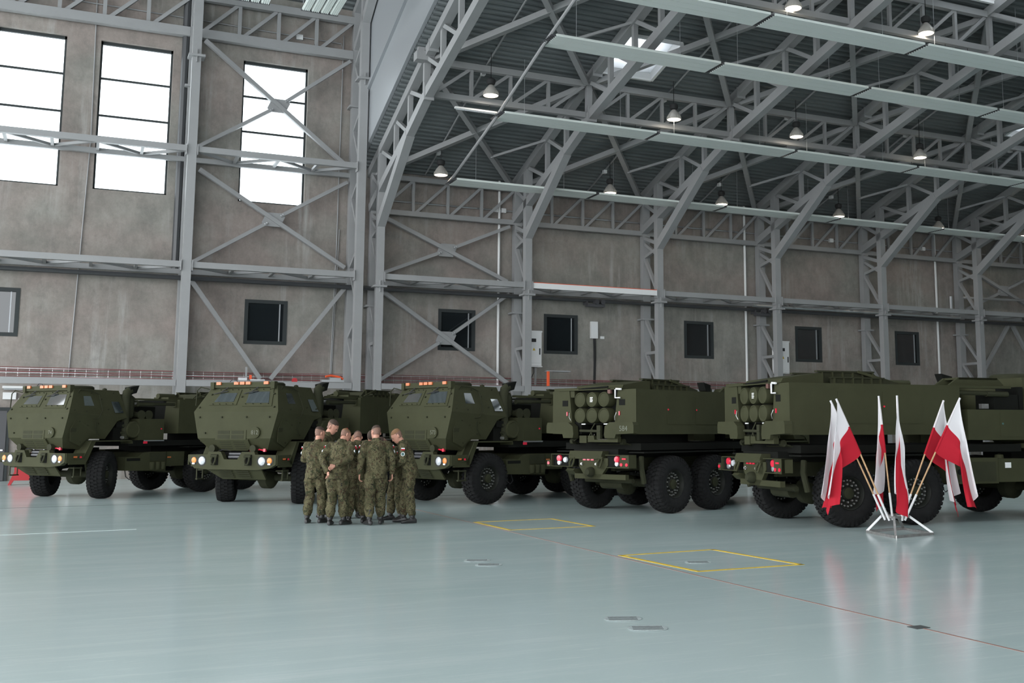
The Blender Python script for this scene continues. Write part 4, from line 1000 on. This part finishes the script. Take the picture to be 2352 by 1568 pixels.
    for r, z in enumerate((2.305, 1.98)):
        for c, y in enumerate((.335, 0, -.335)):
            tb = MB().lathe([(-5.5, .158), (-5.90, .158), (-5.925, .15), (-5.93, .135), (-5.918, .120), (-5.918, .105), (-5.925, .09), (-5.925, 0)], 'x', (0, y, z), 28).build('launch_tube', OL, t, True)
            if r == 0 and c == 1:
                mk = MB()
                for k in range(4): mk.box(-5.9275, -5.9255, -.035+(0.01 if k % 2 else 0), .045, z+.035-k*.028, z+.05-k*.028)
                mk.build('stencil_marking', M['white'], tb)
    MB().box(-5.9, -2.6, .40, .98, 2.50, 2.545).box(-5.86, -5.5, .55, 1.15, 2.36, 2.56).build('hoist_cover', OL, t)
    MB().box(-5.9, -2.6, -.60, .40, 2.50, 2.52).build('pod_roof', OL, t)
    MB().tube((-5.86, -.40, 2.56), (-5.86, .35, 2.53), .02, 8).build('hoist_rod', DK, t, True)
    MB().box(-5.9, -5.84, -.50, -.42, 2.42, 2.52).build('brown_pad', mat('brown_pad', (.12, .055, .045), .7), t)
    MB().path([(-5.93, -.66, 2.50), (-5.93, -.66, 2.33), (-5.93, -.79, 2.33)], .016, 6).tube((-5.93, -.68, 2.51), (-5.93, -.82, 2.5), .02, 6).build('grab_handle', M['white'], t, True)
    # roof hoist frame
    hf = MB()
    for q in (-1, 1):
        for yy in (.42, .66):
            hf.prism([(-4.85, 2.52), (-4.85, 2.72), (-4.55, 2.765), (-3.62, 2.75), (-3.40, 2.58), (-3.40, 2.52)] if yy < .5 else [(-4.70, 2.52), (-4.70, 2.63), (-3.55, 2.62), (-3.22, 2.55), (-3.22, 2.52)], 'y', q*yy-.012, q*yy+.012)
            hf.box(-4.85 if yy < .5 else -4.7, -3.6 if yy < .5 else -3.55, q*yy-.05, q*yy+.05, 2.735 if yy < .5 else 2.615, 2.765 if yy < .5 else 2.64)
    hoist = hf.build('hoist_frame', OD, t)
    for k in range(6):
        MB().box(-4.75+k*.22, -4.72+k*.22, -.42, .42, 2.56, 2.70).build('hoist_rib', OD, hoist)
        for q in (-1, 1):
            MB().box(-4.75+k*.22, -4.72+k*.22, q*.42-.05, q*.42+.05, 2.52, 2.74).build('hoist_stiffener', OL, hoist); MB().box(-4.65+k*.20, -4.62+k*.20, q*.66-.05, q*.66+.05, 2.52, 2.62).build('hoist_stiffener', OL, hoist)
    MB().prism([(-5.75, 2.52), (-5.70, 2.60), (-5.0, 2.70), (-4.86, 2.70), (-4.86, 2.52)], 'y', -.68, .62).build('hoist_cover_plate', OL, hoist)
    for q in (-1, 1): MB().bar((-4.0, q*.52, 2.75), (-3.3, q*.60, 2.56), .03, .05).build('hoist_strut', OL, hoist)
    MB().prism([(-2.35, 2.50), (-2.1, 2.66), (-1.2, 2.66), (-1.05, 2.52)], 'y', -1.0, -.94).prism([(-2.35, 2.50), (-2.1, 2.66), (-1.2, 2.66), (-1.05, 2.52)], 'y', -.6, -.54).box(-2.1, -1.2, -1.0, -.54, 2.62, 2.66).build('front_bracket', OL, t)
    MB().tube((-2.6, .55, 2.60), (-2.05, .55, 2.60), .07, 12).box(-2.6, -2.1, .35, .9, 2.5, 2.57).build('hoist_motor', OL, t, True)
    # rear: rods, beam, tail panel
    MB().tube((-5.95, -.28, 1.66), (-5.95, .30, 1.67), .026, 8).build('rear_rod', OD, t, True)
    MB().box(-5.97, -5.9, -.28, -.18, 1.5, 1.78).path([(-5.93, -.05, 1.5), (-5.95, .0, 1.68), (-5.93, -.1, 1.82)], .014, 5).path([(-5.93, .1, 1.5), (-5.95, -.05, 1.7)], .014, 5).build('rear_linkage', OD, t, True)
    for y in (.20, -.42): MB().box(-5.96, -5.94, y-.05, y+.05, 1.795, 1.815).build('white_tab', M['white'], t)
    MB().prism([(.08, 1.44), (.08, 1.57), (-.08, 1.57), (-.10, 1.49), (-.42, 1.49), (-.52, 1.55), (-.74, 1.55), (-.74, 1.44)], 'x', -5.95, -5.85).box(-5.93, -5.85, .14, .34, 1.42, 1.57).build('rear_beam', OL, t)
    MB().prism([(-5.5, 1.28), (-5.62, 1.40), (-5.3, 1.40)], 'y', -.80, .10).build('deflector_plate', OD, t)
    MB().prism([(-6.02, 1.10), (-6.02, 1.18), (-5.98, 1.26), (-5.5, 1.26), (-5.5, 1.10)], 'y', -.36, .56).build('tow_shelf', OL, t)
    tp = MB().prism([(.30, 1.12), (.30, .95), (.10, .70), (-.26, .70), (-.5, .98), (-.5, 1.12)], 'x', -5.98, -5.9).build('tail_plate', OL, t)
    for s, ya, yb in ((1, .48, 1.08), (-1, -1.10, -.46)):
        fm = MB().box(-6.02, -5.8, ya, yb, 1.175, 1.19).box(-6.02, -5.8, ya, yb, .93, .945).box(-6.02, -5.8, ya if s < 0 else yb-.015, ya+.015 if s < 0 else yb, .93, 1.19).build('tail_light_frame', OL, t)
        MB().box(-5.96, -5.80, ya+.01, yb-.01, .945, 1.175).build('tail_box', DK, fm)
        y = s*.88 if s > 0 else -.74
        MB().lathe([(0, .0), (0, .075), (-.03, .06), (-.035, 0)], 'x', (-5.965, y, 1.10), 18).build('tail_light', M['redlens'], fm, True)
        MB().lathe([(0, .0), (0, .058), (-.025, .045), (-.03, 0)], 'x', (-5.965, y, 1.01), 18).build('blackout_light', M['galv'], fm, True)
        if s > 0: MB().lathe([(0, 0), (0, .062), (-.03, .05), (-.035, 0)], 'x', (-5.965, .70, 1.07), 18).build('reverse_light', M['lens'], fm, True)
        if s < 0:
            MB().box(-6.03, -5.96, -1.10, -.86, .94, 1.18).build('marker_plate', OL, fm); MB().box(-6.045, -6.03, -1.03, -.93, 1.10, 1.13).build('marker_light', M['redlens'], fm)
            for yy in (-.91, -1.05): MB().lathe([(-6.03, 0), (-6.03, .033), (-6.045, .033), (-6.045, 0)], 'x', (0, yy, 1.0), 14).build('reflector', M['redlens'], fm, True)
        else:
            MB().box(-6.03, -5.96, 1.09, 1.19, .93, 1.06).build('marker_plate', OL, fm); MB().lathe([(-6.03, 0), (-6.03, .033), (-6.045, .033), (-6.045, 0)], 'x', (0, 1.14, 1.0), 14).build('reflector', M['redlens'], fm, True)
    for y in (.14, .03, -.08): MB().box(-5.995, -5.975, y-.04, y+.04, 1.07, 1.11).build('tail_marker', M['redlens'], tp)
    for y in (.46, -.32):
        MB().path([(-5.98, y-.03, 1.13), (-6.04, y-.055, 1.02), (-6.06, y-.03, .94), (-6.06, y+.03, .94), (-6.04, y+.055, 1.02), (-5.98, y+.03, 1.13)], .022, 8).tube((-6.0, y-.07, 1.12), (-6.0, y+.07, 1.12), .03, 8).build('rear_shackle', OL, t, True)
    MB().lathe([(-5.98, 0), (-5.98, .10), (-6.05, .10), (-6.12, .06), (-6.12, 0)], 'x', (0, -.05, .84), 16).build('pintle_hook', OD, tp, True)
    for y in (.20, -.20): MB().tube((-5.97, y, 1.0), (-6.03, y, 1.0), .022, 8).tube((-6.0, y, .97), (-6.0, y, 1.03), .012, 6).build('air_coupling', M['bolt'], tp)
    MB().box(-5.98, -5.88, -.97, .43, .70, .80).build('underrun_bar', OL, t)
    MB().prism([(-5.95, .78), (-6.05, .86), (-6.0, .90), (-5.75, .88), (-5.75, .74)], 'y', .40, .62).build('jack_foot', OL, t)
    MB().tube((-5.55, -.8, .66), (-5.55, .5, .66), .05, 10).tube((-5.4, .15, .60), (-5.4, -.45, .6), .12, 12).build('stabiliser_tube', OD, t, True)
    for s in (-1, 1): MB().path([(-5.5, s*.98, 1.15), (-5.55, s*1.02, .95), (-5.45, s*1.0, .62)], .055, 8).build('mud_flap_arm', OD, t, True)
    return t, disc
truck0, disc0 = make_truck()
POSE = [((-9.84, -10.67), 218.0, 'olive rocket launcher truck parked nose out next to the dark door and red stand', '74'),
        ((-5.77, -14.82), 224.5, 'olive rocket launcher truck parked nose out with 812 on its round disc', '812'),
        ((-1.68, -16.65), 203.2, 'olive rocket launcher truck parked nose out beside the truck chalked 584', '573'),
        ((5.26, -19.03), 21.6, 'olive rocket launcher truck parked tail out with 584 chalked on its rear', None),
        ((7.25, -25.17), -4.0, 'olive rocket launcher truck parked tail out directly behind the flag stand', None)]
for i, (p, h, lab, num) in enumerate(POSE):
    o = truck0 if i == 0 else copy_tree(truck0)
    o.location = (p[0], p[1], 0); o.rotation_euler = (0, 0, math.radians(h)); tag(o, lab, 'truck', 'rocket launcher trucks')
TRUCKS = [o for o in COL.objects if o.parent is None and o.get('category') == 'truck']
for o, (p, h, lab, num) in zip(TRUCKS, POSE):
    if num:
        dsc = [c for k in CH[o.name] for c in CH.get(k.name, []) if c.name.startswith('number_disc')][0]
        # third level already: lettering belongs to the cab
        cabp = dsc.parent
        text_obj('disc_number', num, .13, M['chalkpaint'], cabp, axes((0, 1, 0), (0, 0, 1), (1, 0, 0), (1.191, .60, 1.63)), .006)
    if '584' in lab and 'tail out' in lab:
        text_obj('chalk_number', '584', .15, mat('chalk', (.13, .14, .11), .9), o, axes((0, -1, 0), (0, 0, 1), (-1, 0, 0), (-6.022, -.95, 1.71)), .001)
# the first two trucks stand with their front wheels turned
for o in TRUCKS[:2]:
    for c in CH[o.name]:
        if c.name.startswith('wheel') and abs(c.location.x) < .1: c.rotation_euler.z += math.radians(32)

# ================================================================== SOLDIERS
CLOUDS = bpy.data.textures.new('folds', 'CLOUDS'); CLOUDS.noise_scale = .085; CLOUDS.noise_depth = 2
def solid(name, b, mt, parent, voxel, smooth=3, disp=0.0):
    """fuse overlapping shapes into one continuous skin"""
    me = b.mesh(name, mt); o = bpy.data.objects.new(name, me); COL.objects.link(o)
    r = o.modifiers.new('r', 'REMESH'); r.mode = 'VOXEL'; r.voxel_size = voxel; r.use_smooth_shade = True
    s = o.modifiers.new('s', 'SMOOTH'); s.iterations = smooth; s.factor = .5
    if disp:
        d = o.modifiers.new('d', 'DISPLACE'); d.texture = CLOUDS; d.strength = disp; d.mid_level = .5; d.texture_coords = 'LOCAL'
    dg = bpy.context.evaluated_depsgraph_get(); dg.update()
    m2 = bpy.data.meshes.new_from_object(o.evaluated_get(dg)); bpy.data.objects.remove(o)
    m2.name = name; m2.materials.clear(); m2.materials.append(mt)
    m2.polygons.foreach_set('use_smooth', [True]*len(m2.polygons))
    return link(bpy.data.objects.new(name, m2), parent)
def rings(b, secs, n=16):
    """secs: list of (list of n points)"""
    vs = [p for s in secs for p in s]; fs = []
    for i in range(len(secs)-1):
        for k in range(n): fs.append((i*n+k, i*n+(k+1) % n, (i+1)*n+(k+1) % n, (i+1)*n+k))
    fs += [tuple(range(n-1, -1, -1)), tuple(range((len(secs)-1)*n, len(secs)*n))]
    b.add(vs, fs)
def limb(b, pts, rad):
    pts = [Vector(p) for p in pts]
    # short rounded ends
    d0 = (pts[0]-pts[1]).normalized(); d1 = (pts[-1]-pts[-2]).normalized()
    P = [pts[0]+d0*rad[0]*.7]+pts+[pts[-1]+d1*rad[-1]*.7]; R = [rad[0]*.45]+list(rad)+[rad[-1]*.45]
    b.path(P, R, 12)

def soldier(lab, loc, fwd, H=1.76, lean=10, hp=20, hy=0, pose='down', hair='hair', stance=.11, stagger=.06, patch=True, build=1.0):
    rz = math.atan2(fwd[1], fwd[0])-PI/2
    o = thing('person', lab, 'person', (loc[0], loc[1], 0), rz, 'soldiers standing in a huddle')
    k = H/1.76
    cl, sl_ = math.cos(math.radians(lean)), math.sin(math.radians(lean))
    shift = -.10*sl_          # hips go back a little when bending
    def T(p):                 # torso space -> local
        x, y, z = p[0]*build, p[1], p[2]
        if z > .93:
            y, z = y*cl+(z-.93)*sl_, .93+(z-.93)*cl-y*sl_
        return Vector((x, y+shift, z))*k
    ch, sh = math.cos(math.radians(hp)), math.sin(math.radians(hp)); cy, sy = math.cos(math.radians(hy)), math.sin(math.radians(hy))
    def HD(p):                # head space (origin at neck pivot) -> local
        x, y, z = p
        x, y = x*cy-y*sy, x*sy+y*cy
        y, z = y*ch+z*sh, z*ch-y*sh
        return T((x/build, y+.005, 1.475+z))
    def ring(z, rx, ry, cyy=0.0, f=T, n=16): return [f((rx*math.cos(2*PI*i/n), cyy+ry*math.sin(2*PI*i/n), z)) for i in range(n)]
    # arms
    arms = {}
    for s in (-1, 1):
        S0 = (s*.195, -.005, 1.405)
        if pose == 'behind': E_, W_ = (s*.27, -.13, 1.13), (s*.07, -.235, .94+.02*s)
        elif pose == 'front': E_, W_ = (s*.27, .03, 1.14), (s*.10, .27, 1.10)
        elif pose == 'folded': E_, W_ = (s*.26, .08, 1.15), (-s*.06, .24, 1.13+.03*s)
        else: E_, W_ = (s*.275, -.05, 1.14), (s*.285, .03, .90)
        a = T(S0); e = T(E_); w_ = T(W_) if pose != 'down' else Vector((T(W_).x, T(E_).y+.05, T(W_).z-.02))
        arms[s] = (a, e, w_)
    # ---- body: one continuous skin figure
    b = MB()
    head = [(-.01, .050, .028, .026), (.005, .047, .045, .045), (.035, .030, .060, .072), (.075, .016, .070, .090), (.12, .004, .0765, .100), (.16, -.002, .0775, .101), (.195, -.006, .070, .090), (.222, -.010, .050, .066), (.238, -.012, .018, .026)]
    rings(b, [[HD((rx*math.cos(2*PI*i/16), c+ry*math.sin(2*PI*i/16), z+.035)) for i in range(16)] for z, c, rx, ry in head])
    rings(b, [[HD(((.010+.012*t)*math.cos(2*PI*i/8), .095+.022*t+.010*math.sin(2*PI*i/8), .165-.055*t)) for i in range(8)] for t in (0, .5, 1.0)], 8)   # nose
    for s in (-1, 1):
        rings(b, [[HD((s*(.070+.018*t), -.008-.016*t+(.018-.006*abs(t-.5))*math.cos(2*PI*i/8), .130+(.032)*math.sin(2*PI*i/8))) for i in range(8)] for t in (0, .5, 1)], 8)   # ears
    b.path([HD((0, .098, .172)), HD((.05, .085, .172))], .012*k, 6); b.path([HD((0, .098, .172)), HD((-.05, .085, .172))], .012*k, 6)
    b.path([HD((-.022, .088, .072)), HD((0, .098, .073)), HD((.022, .088, .072))], .008*k, 6)     # lips
    limb(b, [T((0, -.02, 1.36)), T((0, -.005, 1.47)), HD((0, -.008, .09))], [.075, .058, .056])
    limb(b, [T((0, 0, .98)), T((0, 0, 1.2)), T((0, 0, 1.36))], [.11, .11, .11])
    feet = {}
    for s in (-1, 1):
        hip = Vector((s*.095*build, shift, .90))*k; kn = Vector((s*(stance*.9), shift*.5+.03+s*stagger*.5, .49))*k; an = Vector((s*stance, s*stagger, .10))*k
        feet[s] = (hip, kn, an)
        limb(b, [T((0, 0, 1.0)), hip, kn, an], [.08, .07, .05, .04])
        a, e, w_ = arms[s]
        limb(b, [T((0, 0, 1.38)), a, e, w_], [.07, .05, .036, .028])
        # hand
        d = (w_-e).normalized()
        side = Vector((0, 1, 0)) if pose == 'down' else Vector((0, 0, 1))
        side = (side-d*side.dot(d)).normalized(); nrm = d.cross(side).normalized()*(-s)
        palm = w_+d*.055*k
        rings(b, [[w_+d*(.015+.075*t)*k+side*(.022+.016*min(1, t*1.6))*k*math.cos(2*PI*i/10)+nrm*.014*k*math.sin(2*PI*i/10) for i in range(10)] for t in (0, .35, .7, 1.0)], 10)
        for q, (off, ln) in enumerate(((.030, .062), (.011, .074), (-.009, .069), (-.028, .054))):
            p0 = w_+d*.085*k+side*off*k; p1 = p0+d*ln*.48*k+nrm*.014*k; p2 = p1+d*ln*.22*k+nrm*.032*k; p3 = p2-d*ln*.08*k+nrm*.022*k
            b.path([p0-d*.015*k, p0, p1, p2, p3], [.0105*k, .0105*k, .0095*k, .0085*k, .006*k], 8)
        t0 = w_+d*.03*k+side*.026*k; t1 = t0+(d*.6+side*.7).normalized()*.035*k; t2 = t1+(d*.9+side*.2+nrm*.3).normalized()*.032*k
        b.path([t0-side*.015*k, t0, t1, t2], [.014*k, .0135*k, .0115*k, .008*k], 8)
    body = solid('body', b, M['skin'], o, .0095, 2)
    # ---- hair, eyes
    b = MB(); secs = []
    for z, c, rx, ry in [(.145, -.008, .0765, .094), (.168, -.008, .0785, .098), (.197, -.008, .0725, .0935), (.225, -.012, .053, .070), (.242, -.013, .020, .028)]:
        zo = z+.035
        secs.append([HD((rx*math.cos(2*PI*i/20), c+ry*math.sin(2*PI*i/20), zo+(.026 if z < .15 and math.sin(2*PI*i/20) > .3 else .012 if z < .15 else 0))) for i in range(20)])
    rings(b, secs, 20); b.build('hair', M[hair], o, True)
    b = MB(); secs = []
    for z, c, rx, ry in [(.055, -.004, .060, .080), (.085, .006, .0715, .0905), (.12, .001, .078, .1012), (.172, -.005, .0778, .1005), (.185, -.006, .07, .09)]:
        secs.append([HD((rx*math.cos(2*PI*i/24)*(.8 if math.sin(2*PI*i/24) > .15 else 1), c+ry*math.sin(2*PI*i/24)*(.5 if math.sin(2*PI*i/24) > .15 else 1), z+.035)) for i in range(24)])
    rings(b, secs, 24); b.build('shaved_sides', M['fade'], o, True)
    for s in (-1, 1):
        b = MB(); c = HD((s*.031, .094, .150)); b.path([c+Vector((-.011, 0, 0))*k, c+Vector((.011, 0, 0))*k], .0065*k, 6); b.build('eye', M['boot'], o, True)
    # ---- jacket
    b = MB()
    rings(b, [ring(.80, .190, .150), ring(.90, .190, .150), ring(1.0, .180, .140), ring(1.12, .182, .138, .0), ring(1.26, .200, .142, -.004), ring(1.36, .205, .130, -.008), ring(1.42, .165, .105, -.012), ring(1.455, .105, .085, -.012), ring(1.475, .075, .075, -.005)])
    rings(b, [ring(1.44, .085, .082, -.005), ring(1.505, .072, .074, .0), ring(1.51, .064, .066, .0)])
    for s in (-1, 1):
        a, e, w_ = arms[s]; dd = (w_-e).normalized()
        limb(b, [T((s*.13, -.01, 1.39)), a, (a+e)/2, e, (e+w_)/2, w_-dd*.02*k], [.085, .082, .072, .066, .058, .048])
        rings(b, [[w_+dd*(t)*k+(Vector((1, 0, 0)) if abs(dd.x) < .8 else Vector((0, 1, 0))).cross(dd).normalized()*.050*k*math.cos(2*PI*i/10)+((Vector((1, 0, 0)) if abs(dd.x) < .8 else Vector((0, 1, 0))).cross(dd).normalized().cross(dd))*.050*k*math.sin(2*PI*i/10) for i in range(10)] for t in (-.05, -.02, .005)], 10)
        p = T((s*.10, .135, 1.28)); b.path([T((s*.06, .135, 1.23)), T((s*.14, .125, 1.23))], .016, 6)
    jk = solid('jacket', b, M['camo'], o, .0125, 3, .042)
    # ---- trousers
    b = MB()
    rings(b, [[Vector((rx*build*math.cos(2*PI*i/16), shift+ry*math.sin(2*PI*i/16), z))*k for i in range(16)] for z, rx, ry in ((1.0, .160, .125), (.93, .175, .135), (.86, .180, .138), (.80, .165, .12))])
    for s in (-1, 1):
        hip, kn, an = feet[s]
        limb(b, [hip+Vector((0, 0, -.02)), (hip*2+kn)/3, (hip+kn*2)/3, kn, kn+(an-kn)*.35, kn+(an-kn)*.62, an+Vector((0, 0, .055))*k], [.105, .105, .094, .086, .088, .090, .066])
        q = (hip+kn)/2; b.path([q+Vector((s*.085, 0, .10)), q+Vector((s*.085, .01, -.07))], .030, 8)    # cargo pocket
        b.path([kn+Vector((0, .05, .07)), kn+Vector((0, .05, -.09))], .05, 8)
    solid('trousers', b, M['camo'], o, .0125, 3, .045)
    # ---- boots
    for s in (-1, 1):
        hip, kn, an = feet[s]; b = MB()
        limb(b, [an+Vector((0, -.005, .17))*k, an+Vector((0, 0, .06))*k, an+Vector((0, .0, .0))*k], [.056*k, .052*k, .05*k])
        secs = []
        for y, hw, ht in ((-.085, .026, .06), (-.06, .038, .085), (0, .042, .095), (.06, .045, .085), (.12, .050, .065), (.165, .046, .055), (.20, .026, .04)):
            ctr = Vector((an.x, an.y+y*k, 0)); c2 = []
            for i in range(12):
                a = 2*PI*i/12; zz = math.sin(a); c2.append(ctr+Vector((hw*k*math.cos(a)+s*y*.25*k, 0, max(0.002, (ht/2+ht/2*zz)*k*1.1))))
            secs.append(c2)
        rings(b, secs, 12); solid('boot', b, M['boot'], o, .0095, 2)
    # ---- flag patches and round badge on the sleeves
    if patch:
        for s in (-1, 1):
            a, e, w_ = arms[s]; ax = (e-a).normalized(); out = (Vector((s, 0, 0))-ax*s*ax.x).normalized(); sid = ax.cross(out)
            c = a+ax*.075*k+out*.081*k
            q = MB(); 
            def quad(c0, hw, h0, h1, t): return [c0+sid*hw+ax*h0+out*t, c0-sid*hw+ax*h0+out*t, c0-sid*hw+ax*h1+out*t, c0+sid*hw+ax*h1+out*t]
            MB().plate(quad(c, .032, -.022, .0, 0), .004, .012).build('flag_patch_white', M['clothw'], o); MB().plate(quad(c, .032, .0, .022, 0), .004, .012).build('flag_patch_red', M['clothr'], o)
            c = a+ax*.165*k+out*.075*k
            pts = [c+(sid*math.cos(2*PI*i/16)+ax*math.sin(2*PI*i/16))*.036 for i in range(16)]
            MB().plate(pts, .003, .014).build('round_badge', M['galv'], o); MB().plate([c+(p-c)*.8 for p in pts], .005, .01).build('badge_centre', M['patch'], o)
    return o
soldier('soldier with his back turned, standing next to the wheel of the truck numbered 812', (-5.80, -21.10), (.62, .78), 1.77, 6, 16, -25, 'front', 'hair', .12, .05)
soldier('tall dark haired soldier looking down with his face in profile, behind the others', (-5.44, -19.98), (.88, -.47), 1.93, 8, 24, 0, 'down', 'hair', .11, .04)
soldier('soldier leaning forward with hands clasped behind his back', (-5.52, -21.68), (.62, .78), 1.80, 19, 26, -25, 'behind', 'hairfair', .10, .06)
soldier('soldier bending far in with dark hair, seen from behind between two others', (-5.13, -21.50), (.20, .97), 1.77, 20, 30, 5, 'front', 'hair', .13, .08, build=.95)
soldier('soldier facing out of the huddle with only his bowed scalp showing', (-4.90, -20.25), (-.2, -.98), 1.74, 18, 48, 0, 'front', 'hairfair', .10, .05, build=.95)
soldier('brown haired soldier with deeply bowed head, mostly hidden in the huddle', (-4.62, -20.75), (-.45, -.85), 1.81, 16, 50, 0, 'front', 'hair', .10, .05, build=.95)
soldier('soldier standing with his back turned and one arm hanging straight down', (-4.88, -21.90), (.10, .99), 1.80, 9, 14, 20, 'down', 'hair', .11, .07)
soldier('soldier hidden behind the others with only his legs showing', (-4.30, -21.15), (-.85, -.2), 1.70, 22, 45, 0, 'front', 'hair', .12, .05, build=.95)
soldier('soldier in profile with reddish hair, bowing over folded arms beside the truck bumper', (-4.24, -21.77), (-.95, .28), 1.77, 17, 20, 0, 'folded', 'hairfair', .11, .08)

# ================================================================== FLAGS AND STAND
SC = Vector((2.46, -27.27, 0)); rt = Vector((.905, -.425, 0)); fw = Vector((.425, .905, 0))
corners = [Vector((2.10, -26.89, 0)), Vector((1.89, -27.83, 0)), Vector((2.82, -27.64, 0)), Vector((3.03, -26.70, 0))]
st = thing('flag_stand', 'square metal stand on the floor holding six flags', 'flag stand', SC)
cl_ = [c-SC for c in corners]; RZ = .285; RS = .42; off = rt*(-.06)
rg = [Vector((c.x*RS, c.y*RS, RZ))+off for c in cl_]
for i in range(4):
    MB().bar(cl_[i]+Vector((0, 0, .02)), cl_[(i+1) % 4]+Vector((0, 0, .02)), .04, .04).build('base_bar', M['metalraw'], st)
    MB().bar(rg[i], rg[(i+1) % 4], .035, .035).build('ring_bar', M['metalraw'], st)
    MB().bar(cl_[i]+Vector((0, 0, .03)), rg[i], .035, .035).build('leg', M['white'] if i in (0, 2) else M['metalraw'], st)
MB().bar(rg[0], rg[2], .03, .03).bar(rg[1], rg[3], .03, .03).build('cross_bar', M['metalraw'], st)
c0 = Vector((2.38, -27.36, 0))
FL = [('white and red flag leaning away behind its twin, beside the truck tail', -1.0, .25, 2.153, -.24, .05, .6),
      ('white and red flag leaning outward, in front of its twin beside the truck tail', -.995, -.15, 2.171, -.20, -.06, 1.9),
      ('upright white and red flag leaning back, in the middle of the stand', -.13, .50, 2.233, -.09, .08, 3.0),
      ('upright white and red flag leaning forward over the stand', -.09, -.45, 2.211, .02, -.10, 4.4),
      ('white and red flag leaning outward behind its twin, beside the truck side boxes', .88, .25, 2.153, .08, .05, 2.6),
      ('white and red flag leaning outward with wide red corner, beside the truck side boxes', 1.0, -.20, 2.183, .10, -.06, .9)]
HO, LF = .95, 1.52
def sstep(t): t = max(0, min(1, t)); return t*t*(3-2*t)
for lab, tl, td, tz, bl, bd, ph in FL:
    tip = c0+rt*tl+fw*td+Vector((0, 0, tz)); base = c0+rt*bl+fw*bd+Vector((0, 0, RZ))
    o = thing('flag', lab, 'flag', base, group='flags in the stand')
    T = tip-base; d = (-T).normalized()
    MB().tube(T*.17, T*1.0, .0135, 10).build('pole', M['wood'], o, True)
    MB().tube(T*-.03, T*.19, .019, 10).build('socket_tube', M['white'], o, True)
    MB().tube(T+d*HO*.5, T-d*.02, .021, 10, .017).build('pole_sleeve_white', M['clothw'], o, True)
    MB().tube(T+d*HO, T+d*HO*.5, .021, 10).build('pole_sleeve_red', M['clothr'], o, True)
    e = Vector((T.x, T.y, 0)); e.normalize(); nn = Vector((-e.y, e.x, 0))
    if nn.dot(fw) > 0: nn = -nn
    sn = math.hypot(d.x, d.y); cn = -d.z
    NU, NV = 36, 44; vs = []; fw_, frd = [], []
    for i in range(NU+1):
        u = i/NU
        for j in range(NV+1):
            v = j/NV
            g = sstep(v/(.10+.26*u))
            x = -u*HO*sn*(1-g)+.14*v*v
            D = LF+.34*u*(1-.25*math.cos(6*u+ph))
            z = -u*HO*cn*(1-v)-v*D
            amp = sstep(v*2.2)*(.5+.5*v)
            x += amp*.085*math.sin(2*PI*1.15*u+ph*.6)-.02*v
            y = amp*.10*math.sin(2*PI*1.6*u+ph)+.018*amp*math.sin(2*PI*4.3*u+5*v+ph)+.010*math.sin(9*v+4*u+ph)*v
            p = T+e*x+nn*(y+.016)+Vector((0, 0, z+.012))
            vs.append(p)
    fs = []; mi = []
    for i in range(NU):
        for j in range(NV):
            a = i*(NV+1)+j; fs.append((a, a+1, a+NV+2, a+NV+1)); mi.append(0 if i < NU/2 else 1)
    W_ = MB(); W_.v = [tuple(p) for p in vs]; W_.f = [f for f, m_ in zip(fs, mi) if m_ == 0]
    me = bpy.data.meshes.new('cloth'); me.from_pydata([tuple(p) for p in vs], [], fs); me.materials.append(M['clothw']); me.materials.append(M['clothr'])
    me.polygons.foreach_set('material_index', mi); me.polygons.foreach_set('use_smooth', [True]*len(fs))
    link(bpy.data.objects.new('cloth', me), o)
